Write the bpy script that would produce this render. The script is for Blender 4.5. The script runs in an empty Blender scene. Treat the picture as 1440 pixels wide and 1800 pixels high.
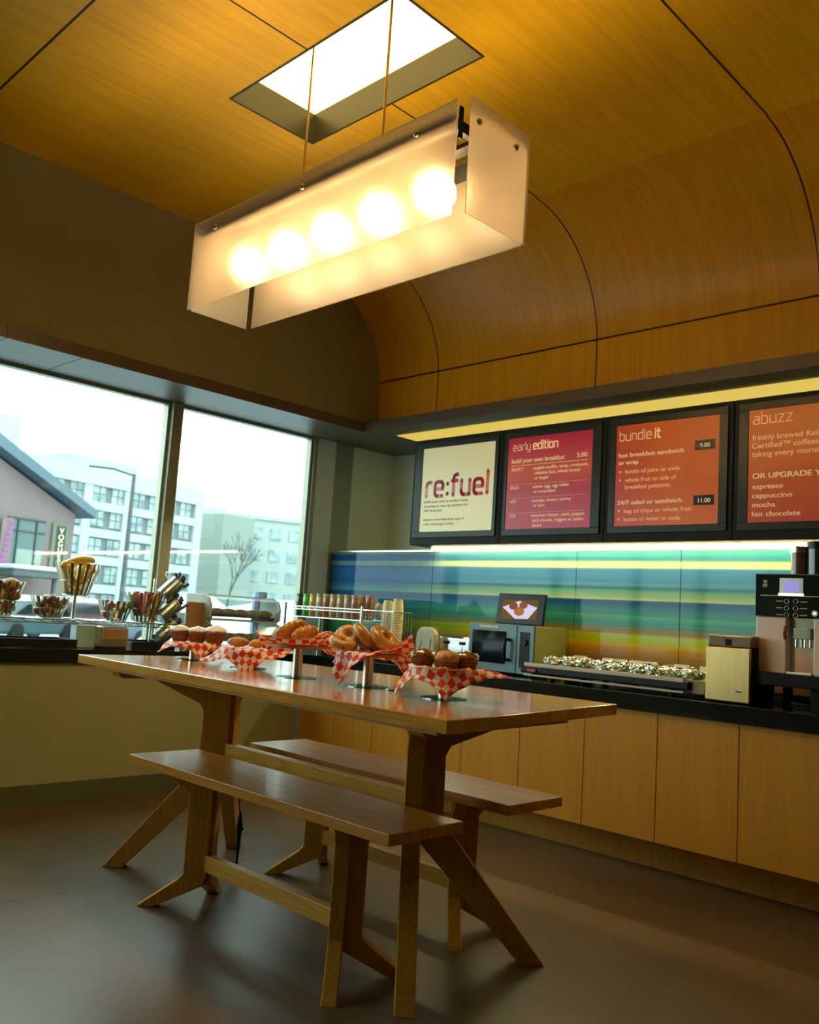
import bpy, bmesh, math, random
from mathutils import Vector, Matrix, noise
random.seed(7)
PI = math.pi
SC = bpy.context.scene
COL = SC.collection

# ------------------------------------------------------------------ camera
cam_d = bpy.data.cameras.new('camera')
cam = bpy.data.objects.new('camera', cam_d)
COL.objects.link(cam)
CR = Vector((0.71546, 0.69567, 0.06456)); CU = Vector((0.03651, -0.12950, 0.99091)); CF = Vector((-0.69770, 0.70659, 0.11805))
m3 = Matrix((CR, CU, -CF)).transposed()
cam.matrix_world = Matrix.Translation((4.9842, -4.9725, 1.17)) @ m3.to_4x4()
cam_d.sensor_fit = 'VERTICAL'; cam_d.sensor_height = 36; cam_d.lens = 1556.5 * 36 / 1800
cam_d.clip_end = 600; cam_d.clip_start = 0.05
cam_d.dof.use_dof = True; cam_d.dof.focus_distance = 3.3; cam_d.dof.aperture_fstop = 4.5
SC.camera = cam

# ------------------------------------------------------------------ view, sky
SC.view_settings.view_transform = 'Standard'; SC.view_settings.look = 'None'
SC.view_settings.gamma = 1; SC.view_settings.use_curve_mapping = False
SC.view_settings.exposure = 0.0
W = bpy.data.worlds.new('overcast_sky'); SC.world = W; W.use_nodes = True
bg = W.node_tree.nodes['Background']
bg.inputs[0].default_value = (0.80, 1.0, 0.97, 1); bg.inputs[1].default_value = 5.2

LAMP_E = 82.0       # frosted pendant globes
PANEL_E = 4.0       # ceiling recess panel
STRIP_E = 0.75       # strip in the soffit niche
TUBE_E = 88.0       # tube under the menu boards
WARM = (1.0, 0.62, 0.20)

# ------------------------------------------------------------------ materials
def mat(name, col=(0.5, 0.5, 0.5), rough=0.5, metal=0.0, spec=0.5, emit=None, es=1.0, alpha=1.0, trans=0.0, coat=0.0, ior=1.45):
    m = bpy.data.materials.new(name); m.use_nodes = True
    b = m.node_tree.nodes['Principled BSDF']
    b.inputs['Base Color'].default_value = (*col, 1)
    b.inputs['Roughness'].default_value = rough
    b.inputs['Metallic'].default_value = metal
    b.inputs['Specular IOR Level'].default_value = spec
    b.inputs['Transmission Weight'].default_value = trans
    b.inputs['Coat Weight'].default_value = coat
    b.inputs['Coat Roughness'].default_value = 0.1
    b.inputs['Alpha'].default_value = alpha
    b.inputs['IOR'].default_value = ior
    if emit:
        b.inputs['Emission Color'].default_value = (*emit, 1); b.inputs['Emission Strength'].default_value = es
    return m

def nt(m): return m.node_tree.nodes, m.node_tree.links
def ramp(N, stops, interp='LINEAR'):
    r = N.new('ShaderNodeValToRGB'); cr = r.color_ramp; cr.interpolation = interp
    stops = sorted(stops)
    cr.elements[0].position = stops[0][0]; cr.elements[0].color = (*stops[0][1], 1)
    cr.elements[1].position = stops[-1][0]; cr.elements[1].color = (*stops[-1][1], 1)
    for p, c in stops[1:-1]:
        e = cr.elements.new(p); e.color = (*c, 1)
    return r
def coords(N, L, kind='Object', scale=(1, 1, 1), rot=(0, 0, 0), loc=(0, 0, 0)):
    t = N.new('ShaderNodeTexCoord'); mp = N.new('ShaderNodeMapping')
    mp.inputs['Scale'].default_value = scale; mp.inputs['Rotation'].default_value = rot; mp.inputs['Location'].default_value = loc
    L.new(t.outputs[kind], mp.inputs[0]); return mp.outputs[0]
def math_n(N, L, op, a, b=None):
    n = N.new('ShaderNodeMath'); n.operation = op
    for i, v in enumerate((a, b)):
        if v is None: continue
        if isinstance(v, (int, float)): n.inputs[i].default_value = v
        else: L.new(v, n.inputs[i])
    return n.outputs[0]
def mixc(N, L, fac, a, b, mode='MIX'):
    n = N.new('ShaderNodeMix'); n.data_type = 'RGBA'; n.blend_type = mode
    for i, v in ((0, fac), (6, a), (7, b)):
        if isinstance(v, (int, float)): n.inputs[i].default_value = v
        elif isinstance(v, tuple): n.inputs[i].default_value = (*v, 1)
        else: L.new(v, n.inputs[i])
    return n.outputs[2]

def wood(name, dark, light, axis=0, grain=1.0, rough=0.35, planks=None, coat=0.0, seams=None, bump=0.02, kind='Object'):
    """grain runs along axis; planks=(axis,width) tints strips; seams=[(axis,offset,spacing,halfwidth,colour)]"""
    m = mat(name, light, rough, coat=coat, spec=.35); N, L = nt(m); b = N['Principled BSDF']
    sc = [9.0 * grain] * 3; sc[axis] = 0.55 * grain
    v = coords(N, L, kind, tuple(sc))
    n1 = N.new('ShaderNodeTexNoise'); n1.inputs['Scale'].default_value = 1.0; n1.inputs['Detail'].default_value = 3; n1.inputs['Distortion'].default_value = 0.6
    L.new(v, n1.inputs['Vector'])
    bands = math_n(N, L, 'FRACT', math_n(N, L, 'MULTIPLY', n1.outputs[0], 9.0))
    tri = math_n(N, L, 'ABSOLUTE', math_n(N, L, 'SUBTRACT', bands, 0.5))
    sc2 = [120.0 * grain] * 3; sc2[axis] = 4.0 * grain
    v2 = coords(N, L, kind, tuple(sc2))
    n2 = N.new('ShaderNodeTexNoise'); n2.inputs['Scale'].default_value = 1.0; n2.inputs['Detail'].default_value = 2
    L.new(v2, n2.inputs['Vector'])
    f = math_n(N, L, 'ADD', math_n(N, L, 'MULTIPLY', tri, 0.8), math_n(N, L, 'MULTIPLY', n2.outputs[0], 0.9))
    r = ramp(N, [(0.2, dark), (0.95, light)]); L.new(f, r.inputs[0]); col = r.outputs[0]
    if planks:
        ax, wd = planks
        sep = N.new('ShaderNodeSeparateXYZ'); t = N.new('ShaderNodeTexCoord'); L.new(t.outputs['Object'], sep.inputs[0])
        fl = math_n(N, L, 'FLOOR', math_n(N, L, 'DIVIDE', sep.outputs[ax], wd))
        fr = math_n(N, L, 'FRACT', math_n(N, L, 'DIVIDE', sep.outputs[ax], wd))
        wn = N.new('ShaderNodeTexWhiteNoise'); wn.noise_dimensions = '1D'; L.new(fl, wn.inputs['W'])
        tint = ramp(N, [(0.0, (0.80, 0.68, 0.58)), (0.5, (0.97, 0.90, 0.82)), (1.0, (1.15, 1.1, 1.0))]); L.new(wn.outputs[0], tint.inputs[0])
        col = mixc(N, L, 0.85, col, tint.outputs[0], 'MULTIPLY')
        ln = math_n(N, L, 'LESS_THAN', fr, 0.012 / wd * 0.12)
        col = mixc(N, L, ln, col, tuple(c * 0.35 for c in dark))
    if seams:
        g = N.new('ShaderNodeNewGeometry'); sp = N.new('ShaderNodeSeparateXYZ'); L.new(g.outputs['Position'], sp.inputs[0])
        for ax, off, spc, hw, c in seams:
            q = math_n(N, L, 'SUBTRACT', sp.outputs[ax], off)
            if spc:
                q = math_n(N, L, 'SUBTRACT', math_n(N, L, 'MODULO', math_n(N, L, 'ADD', q, 20 * spc + spc / 2), spc), spc / 2)
            ln = math_n(N, L, 'LESS_THAN', math_n(N, L, 'ABSOLUTE', q), hw)
            col = mixc(N, L, ln, col, c)
    L.new(col, b.inputs['Base Color'])
    bp = N.new('ShaderNodeBump'); bp.inputs['Strength'].default_value = 0.25; bp.inputs['Distance'].default_value = bump * 0.05
    L.new(f, bp.inputs['Height']); L.new(bp.outputs[0], b.inputs['Normal'])
    return m

def noisy(name, c1, c2, scale=8, rough=0.6, detail=4, bump=0.0, coat=0.0, metal=0, stretch=(1, 1, 1), kind='Object'):
    m = mat(name, c1, rough, metal, coat=coat); N, L = nt(m); b = N['Principled BSDF']
    v = coords(N, L, kind, stretch)
    n = N.new('ShaderNodeTexNoise'); n.inputs['Scale'].default_value = scale; n.inputs['Detail'].default_value = detail; L.new(v, n.inputs['Vector'])
    r = ramp(N, [(0.3, c1), (0.7, c2)]); L.new(n.outputs[0], r.inputs[0]); L.new(r.outputs[0], b.inputs['Base Color'])
    if bump:
        bp = N.new('ShaderNodeBump'); bp.inputs['Strength'].default_value = 1; bp.inputs['Distance'].default_value = bump
        L.new(n.outputs[0], bp.inputs['Height']); L.new(bp.outputs[0], b.inputs['Normal'])
    return m

SEAM = (0.035, 0.012, 0.003)
M = {}
M['ceil'] = wood('ceiling_veneer', (0.60, 0.33, 0.006), (0.74, 0.43, 0.010), 1, 0.55, 0.42,
                 seams=[(0, 1.985, 0, 0.005, SEAM), (0, 3.335, 0, 0.005, SEAM), (0, 4.69, 0, 0.005, SEAM), (0, 0.62, 0, 0.003, (0.62, 0.38, 0.06)), (1, -3.55, 0, 0.006, SEAM), (1, -6.1, 0, 0.006, SEAM), (1, -1.045, 0, 0.004, (0.6, 0.36, 0.08))])
M['cove'] = wood('cove_veneer', (0.56, 0.26, 0.008), (0.68, 0.345, 0.014), 1, 0.55, 0.33, kind='UV',
                 seams=[(0, 0.62, 1.355, 0.0045, SEAM), (2, 2.982, 0, 0.006, SEAM)])
M['cab'] = wood('cabinet_veneer', (0.50, 0.225, 0.022), (0.60, 0.285, 0.032), 2, 0.9, 0.4)
M['table'] = wood('table_oak', (0.44, 0.17, 0.018), (0.66, 0.31, 0.04), 0, 1.2, 0.17, planks=(1, 0.12), coat=0.5, bump=0.01)
M['bench'] = wood('bench_oak', (0.42, 0.165, 0.016), (0.62, 0.29, 0.035), 0, 1.4, 0.34, planks=(1, 0.085), coat=0.08, bump=0.01)
M['legwood'] = wood('leg_oak', (0.42, 0.19, 0.018), (0.60, 0.31, 0.035), 2, 1.6, 0.4)
M['railwood'] = wood('rail_oak', (0.44, 0.19, 0.018), (0.62, 0.32, 0.035), 0, 1.6, 0.35)
M['plate_wood'] = wood('plate_wood', (0.30, 0.15, 0.05), (0.5, 0.28, 0.11), 0, 3, 0.35)
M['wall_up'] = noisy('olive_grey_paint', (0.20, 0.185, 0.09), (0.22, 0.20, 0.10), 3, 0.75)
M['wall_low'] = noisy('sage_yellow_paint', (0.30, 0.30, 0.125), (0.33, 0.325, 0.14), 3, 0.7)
M['wall_niche'] = noisy('grey_green_paint', (0.66, 0.75, 0.64), (0.70, 0.79, 0.68), 3, 0.6)
M['pier'] = mat('blue_grey_paint', (0.66, 0.78, 0.80), 0.5)
M['base'] = mat('dark_green_base', (0.095, 0.10, 0.05), 0.5)
M['soffit'] = noisy('bronze_panel', (0.085, 0.066, 0.042), (0.10, 0.078, 0.05), 2, 0.38)
M['black'] = mat('black_stone', (0.010, 0.012, 0.010), 0.12)
M['blackm'] = mat('black_matt', (0.009, 0.009, 0.007), 0.5, spec=0.2)
M['blackp'] = mat('black_plastic', (0.012, 0.012, 0.011), 0.3, spec=0.25)
M['steel'] = mat('brushed_steel', (0.62, 0.58, 0.50), 0.28, 1.0)
M['gold_steel'] = noisy('brushed_steel_panel', (0.58, 0.40, 0.15), (0.66, 0.46, 0.19), 60, 0.36, metal=1, stretch=(1, 1, 0.05))
M['can'] = mat('grey_steel', (0.36, 0.42, 0.40), 0.3, 1.0)
M['slat'] = mat('dark_steel_slat', (0.36, 0.33, 0.22), 0.3, 1.0)  # steel; the brown reflection of the interior is put into its colour
M['chrome'] = mat('chrome', (0.75, 0.75, 0.72), 0.12, 1.0)
M['wire'] = mat('chrome_wire', (0.62, 0.68, 0.66), 0.2, 1.0)
M['frame'] = mat('window_frame_metal', (0.30, 0.31, 0.23), 0.35, 0.3)
M['recess'] = mat('recess_panel', (0.045, 0.035, 0.012), 0.4, 0.2)
M['white'] = mat('white_plastic', (0.75, 0.74, 0.68), 0.3)
M['cream'] = mat('cream_plastic', (0.62, 0.56, 0.33), 0.35)
M['grey'] = mat('grey_plastic', (0.50, 0.52, 0.45), 0.4)
M['cup'] = mat('paper_cup', (0.80, 0.68, 0.38), 0.6)
M['kraft'] = noisy('kraft_board', (0.36, 0.18, 0.07), (0.42, 0.22, 0.09), 20, 0.7)
M['mwgrey'] = mat('microwave_front', (0.12, 0.17, 0.185), 0.32, 0.4)
M['mwside'] = mat('microwave_side', (0.36, 0.36, 0.12), 0.4, 0.2)
M['dglass'] = mat('dark_glass', (0.006, 0.008, 0.008), 0.06)
M['foil'] = mat('foil', (0.70, 0.70, 0.66), 0.24, 1.0)
M['red'] = mat('red_plastic', (0.5, 0.05, 0.03), 0.4)
M['card'] = mat('cream_card', (0.75, 0.70, 0.48), 0.6)
M['wrap'] = noisy('muffin_case', (0.22, 0.075, 0.022), (0.34, 0.13, 0.04), 30, 0.6)
M['muff'] = noisy('muffin_crumb', (0.16, 0.055, 0.018), (0.30, 0.11, 0.03), 50, 0.5, bump=0.003)
M['gloss_muff'] = noisy('glazed_muffin', (0.10, 0.028, 0.006), (0.40, 0.15, 0.03), 55, 0.15, bump=0.003, coat=0.6)
M['nut_muff'] = noisy('nut_muffin', (0.38, 0.17, 0.04), (0.6, 0.33, 0.10), 60, 0.45, bump=0.004)
M['icing'] = noisy('white_icing', (0.75, 0.76, 0.74), (0.85, 0.86, 0.84), 30, 0.4, bump=0.001)
M['bagel'] = noisy('bagel_crust', (0.38, 0.15, 0.02), (0.70, 0.37, 0.06), 14, 0.38, bump=0.001, coat=0.15)
M['bread'] = noisy('bread_crust', (0.30, 0.13, 0.03), (0.58, 0.32, 0.11), 22, 0.45, bump=0.002)
M['crois'] = noisy('croissant_crust', (0.34, 0.12, 0.015), (0.66, 0.30, 0.045), 18, 0.36, bump=0.002, coat=0.1)
M['orange_roll'] = noisy('orange_roll', (0.62, 0.24, 0.03), (0.75, 0.36, 0.06), 14, 0.45, bump=0.001)
M['banana'] = noisy('banana_skin', (0.72, 0.40, 0.04), (0.85, 0.52, 0.07), 14, 0.4)
M['snow'] = noisy('snow', (0.420, 0.420, 0.493), (0.567, 0.567, 0.651), 0.6, 0.8)
M['asph'] = noisy('wet_street', (0.147, 0.179, 0.210), (0.315, 0.357, 0.399), 0.3, 0.5)
M['brick'] = noisy('pale_brick', (0.34, 0.42, 0.40), (0.38, 0.46, 0.43), 0.4, 0.9)
M['concrete_pale'] = mat('pale_concrete', (0.336, 0.389, 0.410), 0.8)
M['spandrel'] = noisy('dark_brick', (0.116, 0.137, 0.147), (0.158, 0.179, 0.179), 0.5, 0.9)
M['winglass'] = noisy('far_window_glass', (0.105, 0.158, 0.189), (0.315, 0.399, 0.378), 0.8, 0.25)
M['beige'] = noisy('beige_render', (0.284, 0.315, 0.304), (0.315, 0.347, 0.326), 0.4, 0.9)
M['redbrick'] = noisy('mauve_brick', (0.164, 0.122, 0.126), (0.189, 0.139, 0.143), 0.8, 0.9)
M['roofslate'] = mat('slate_blue_roof', (0.074, 0.116, 0.147), 0.6)
M['bark'] = mat('grey_bark', (0.06, 0.065, 0.065), 0.9)

def choc_chip():
    m = noisy('chip_crust', (0.48, 0.22, 0.07), (0.66, 0.36, 0.13), 12, 0.4)
    N, L = nt(m); b = N['Principled BSDF']
    v = N.new('ShaderNodeTexVoronoi'); v.inputs['Scale'].default_value = 42
    L.new(coords(N, L), v.inputs['Vector'])
    f = math_n(N, L, 'LESS_THAN', v.outputs['Distance'], 0.22)
    src = b.inputs['Base Color'].links[0].from_socket
    L.new(mixc(N, L, f, src, (0.03, 0.012, 0.008)), b.inputs['Base Color'])
    return m
M['chip'] = choc_chip()

def gingham():
    m = bpy.data.materials.new('red_check_paper'); m.use_nodes = True
    N, L = nt(m); b = N['Principled BSDF']
    uv = N.new('ShaderNodeUVMap')
    ch = N.new('ShaderNodeTexChecker'); ch.inputs['Scale'].default_value = 1.0
    ch.inputs['Color1'].default_value = (0.86, 0.05, 0.022, 1); ch.inputs['Color2'].default_value = (0.94, 0.84, 0.70, 1)
    L.new(uv.outputs[0], ch.inputs['Vector']); L.new(ch.outputs[0], b.inputs['Base Color'])
    b.inputs['Roughness'].default_value = 0.55
    tr = N.new('ShaderNodeBsdfTranslucent'); L.new(ch.outputs[0], tr.inputs['Color'])
    mx = N.new('ShaderNodeMixShader'); mx.inputs[0].default_value = 0.3
    L.new(b.outputs[0], mx.inputs[1]); L.new(tr.outputs[0], mx.inputs[2]); L.new(mx.outputs[0], N['Material Output'].inputs[0])
    return m
M['check'] = gingham()

def frosted():
    m = bpy.data.materials.new('frosted_glass'); m.use_nodes = True
    N, L = nt(m); b = N['Principled BSDF']
    b.inputs['Base Color'].default_value = (0.86, 0.78, 0.68, 1); b.inputs['Roughness'].default_value = 0.42
    b.inputs['Transmission Weight'].default_value = 1; b.inputs['IOR'].default_value = 1.25
    tr = N.new('ShaderNodeBsdfTranslucent'); tr.inputs['Color'].default_value = (0.62, 0.52, 0.40, 1)
    df = N.new('ShaderNodeBsdfDiffuse'); df.inputs['Color'].default_value = (0.42, 0.36, 0.29, 1)
    m2 = N.new('ShaderNodeMixShader'); m2.inputs[0].default_value = 0.35; L.new(tr.outputs[0], m2.inputs[1]); L.new(df.outputs[0], m2.inputs[2])
    mx = N.new('ShaderNodeMixShader'); mx.inputs[0].default_value = 0.30
    L.new(b.outputs[0], mx.inputs[1]); L.new(m2.outputs[0], mx.inputs[2]); L.new(mx.outputs[0], N['Material Output'].inputs[0])
    return m
M['frost'] = frosted()

def clear(name, tint=(0.95, 1, 0.98), gl=0.08, rough=0.03):
    m = bpy.data.materials.new(name); m.use_nodes = True
    N, L = nt(m); N.remove(N['Principled BSDF'])
    t = N.new('ShaderNodeBsdfTransparent'); t.inputs[0].default_value = (*tint, 1)
    g = N.new('ShaderNodeBsdfGlossy'); g.inputs['Roughness'].default_value = rough
    mx = N.new('ShaderNodeMixShader'); mx.inputs[0].default_value = gl
    L.new(t.outputs[0], mx.inputs[1]); L.new(g.outputs[0], mx.inputs[2]); L.new(mx.outputs[0], N['Material Output'].inputs[0])
    return m
M['glass'] = clear('clear_glass', gl=0.045)
M['plastic_clear'] = clear('clear_plastic', (0.9, 0.96, 0.95), 0.07, 0.1)
M['discglass'] = clear('disc_glass', (0.55, 0.72, 0.62), 0.25, 0.05)
M['bluemesh'] = mat('blue_cups', (0.14, 0.28, 0.62), 0.4)

def emis(name, col, s):
    m = bpy.data.materials.new(name); m.use_nodes = True
    N, L = nt(m); N.remove(N['Principled BSDF'])
    e = N.new('ShaderNodeEmission'); e.inputs[0].default_value = (*col, 1); e.inputs[1].default_value = s
    L.new(e.outputs[0], N['Material Output'].inputs[0]); return m
M['globe'] = emis('globe_light', (1.0, 0.70, 0.33), LAMP_E)
M['panel'] = emis('panel_light', (1.0, 0.76, 0.26), PANEL_E)
M['strip'] = emis('strip_light', (1.0, 0.74, 0.14), STRIP_E)
M['tube'] = emis('tube_light', (1.0, 0.78, 0.36), TUBE_E)
M['neon'] = emis('neon_light', (0.75, 0.28, 0.95), 1.1)
M['down'] = emis('downlight', (1.0, 0.62, 0.20), 24)

def splash():
    m = mat('striped_glass', (0.1, 0.3, 0.4), 0.05, spec=0.22); N, L = nt(m); b = N['Principled BSDF']
    g = N.new('ShaderNodeNewGeometry'); sp = N.new('ShaderNodeSeparateXYZ'); L.new(g.outputs['Position'], sp.inputs[0])
    z = math_n(N, L, 'DIVIDE', math_n(N, L, 'SUBTRACT', sp.outputs[2], 0.90), 0.76)
    def s(zz): return (zz - 0.90) / 0.76
    db = (0.015, 0.10, 0.24); bl = (0.05, 0.21, 0.44); te = (0.04, 0.28, 0.36); tg = (0.04, 0.27, 0.22); lg = (0.46, 0.58, 0.27); lg2 = (0.26, 0.46, 0.25)
    right = [(s(.90), (.22, .10, .03)), (s(1.03), (.34, .17, .04)), (s(1.075), (.60, .30, .03)), (s(1.10), (.60, .48, .0)), (s(1.125), (.42, .54, .0)), (s(1.15), (.44, .52, .02)),
             (s(1.163), (.30, .22, .05)), (s(1.19), (.24, .20, .07)), (s(1.197), tg), (s(1.23), (.04, .26, .24)), (s(1.255), (.06, .38, .24)), (s(1.265), tg), (s(1.30), (.03, .20, .30)), (s(1.33), db), (s(1.352), db),
             (s(1.358), lg), (s(1.38), lg2), (s(1.41), (.09, .33, .20)), (s(1.425), (.02, .13, .26)), (s(1.445), (.07, .30, .42)), (s(1.47), bl), (s(1.53), (.04, .19, .38)), (s(1.542), bl), (s(1.55), lg), (s(1.575), lg),
             (s(1.587), (.05, .2, .17)), (s(1.60), (.02, .13, .20)), (s(1.64), (.03, .15, .19)), (s(1.66), (.09, .17, .10))]
    left = [(s(.90), (.012, .07, .04)), (s(1.03), (.014, .10, .05)), (s(1.08), (.02, .14, .04)), (s(1.12), (.06, .17, .02)), (s(1.19), (.02, .13, .09)), (s(1.26), (.015, .12, .14)), (s(1.32), (.012, .07, .17)),
            (s(1.352), (.010, .06, .17)), (s(1.36), (.05, .20, .19)), (s(1.39), (.03, .15, .20)), (s(1.43), (.012, .07, .20)), (s(1.5), (.02, .10, .24)), (s(1.545), (.012, .06, .19)), (s(1.553), (.11, .22, .20)), (s(1.58), (.11, .22, .20)),
            (s(1.588), (.010, .05, .17)), (s(1.63), (.010, .05, .17)), (s(1.645), (.09, .18, .14)), (s(1.66), (.09, .18, .14))]
    nz = N.new('ShaderNodeTexNoise'); nz.inputs['Scale'].default_value = 1; nz.inputs['Detail'].default_value = 2
    L.new(coords(N, L, 'Object', (0.35, 1, 22)), nz.inputs['Vector'])
    zz = math_n(N, L, 'ADD', z, math_n(N, L, 'MULTIPLY', math_n(N, L, 'SUBTRACT', nz.outputs[0], 0.5), 0.014))
    r1 = ramp(N, left); r2 = ramp(N, right); L.new(zz, r1.inputs[0]); L.new(zz, r2.inputs[0])
    mr = N.new('ShaderNodeMapRange'); mr.inputs['From Min'].default_value = 0.2; mr.inputs['From Max'].default_value = 1.5; L.new(sp.outputs[0], mr.inputs['Value'])
    c = mixc(N, L, mr.outputs[0], r1.outputs[0], r2.outputs[0])
    n2 = N.new('ShaderNodeTexNoise'); n2.inputs['Scale'].default_value = 1; n2.inputs['Detail'].default_value = 3
    L.new(coords(N, L, 'Object', (0.5, 1, 60)), n2.inputs['Vector'])
    v = N.new('ShaderNodeMapRange'); v.inputs['To Min'].default_value = 0.72; v.inputs['To Max'].default_value = 1.3; L.new(n2.outputs[0], v.inputs['Value'])
    hs = N.new('ShaderNodeHueSaturation'); L.new(c, hs.inputs['Color']); L.new(v.outputs[0], hs.inputs['Value'])
    L.new(hs.outputs[0], b.inputs['Base Color'])
    return m
M['splash'] = splash()

def floor_m():
    m = mat('polished_concrete', (0.1, 0.08, 0.06), 0.34); N, L = nt(m); b = N['Principled BSDF']
    n = N.new('ShaderNodeTexNoise'); n.inputs['Scale'].default_value = 1.1; n.inputs['Detail'].default_value = 7; n.inputs['Roughness'].default_value = 0.62
    L.new(coords(N, L), n.inputs['Vector'])
    r = ramp(N, [(0.28, (0.082, 0.052, 0.026)), (0.5, (0.108, 0.070, 0.035)), (0.75, (0.145, 0.098, 0.052))]); L.new(n.outputs[0], r.inputs[0])
    n2 = N.new('ShaderNodeTexNoise'); n2.inputs['Scale'].default_value = 40; n2.inputs['Detail'].default_value = 4; L.new(coords(N, L), n2.inputs['Vector'])
    mr = N.new('ShaderNodeMapRange'); mr.inputs['To Min'].default_value = 0.8; mr.inputs['To Max'].default_value = 1.2; L.new(n2.outputs[0], mr.inputs['Value'])
    hs = N.new('ShaderNodeHueSaturation'); L.new(r.outputs[0], hs.inputs['Color']); L.new(mr.outputs[0], hs.inputs['Value'])
    g = N.new('ShaderNodeNewGeometry'); sp = N.new('ShaderNodeSeparateXYZ'); L.new(g.outputs['Position'], sp.inputs[0])
    wob = N.new('ShaderNodeTexNoise'); wob.inputs['Scale'].default_value = 6; L.new(g.outputs['Position'], wob.inputs['Vector'])
    q = math_n(N, L, 'ABSOLUTE', math_n(N, L, 'ADD', math_n(N, L, 'SUBTRACT', sp.outputs[0], 1.49), math_n(N, L, 'MULTIPLY', math_n(N, L, 'SUBTRACT', wob.outputs[0], .5), .006)))
    c = mixc(N, L, math_n(N, L, 'LESS_THAN', q, 0.0035), hs.outputs[0], (0.02, 0.014, 0.01))
    L.new(c, b.inputs['Base Color'])
    rr = N.new('ShaderNodeMapRange'); rr.inputs['To Min'].default_value = 0.24; rr.inputs['To Max'].default_value = 0.46; L.new(n.outputs[0], rr.inputs['Value']); L.new(rr.outputs[0], b.inputs['Roughness'])
    return m
M['floor'] = floor_m()

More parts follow.
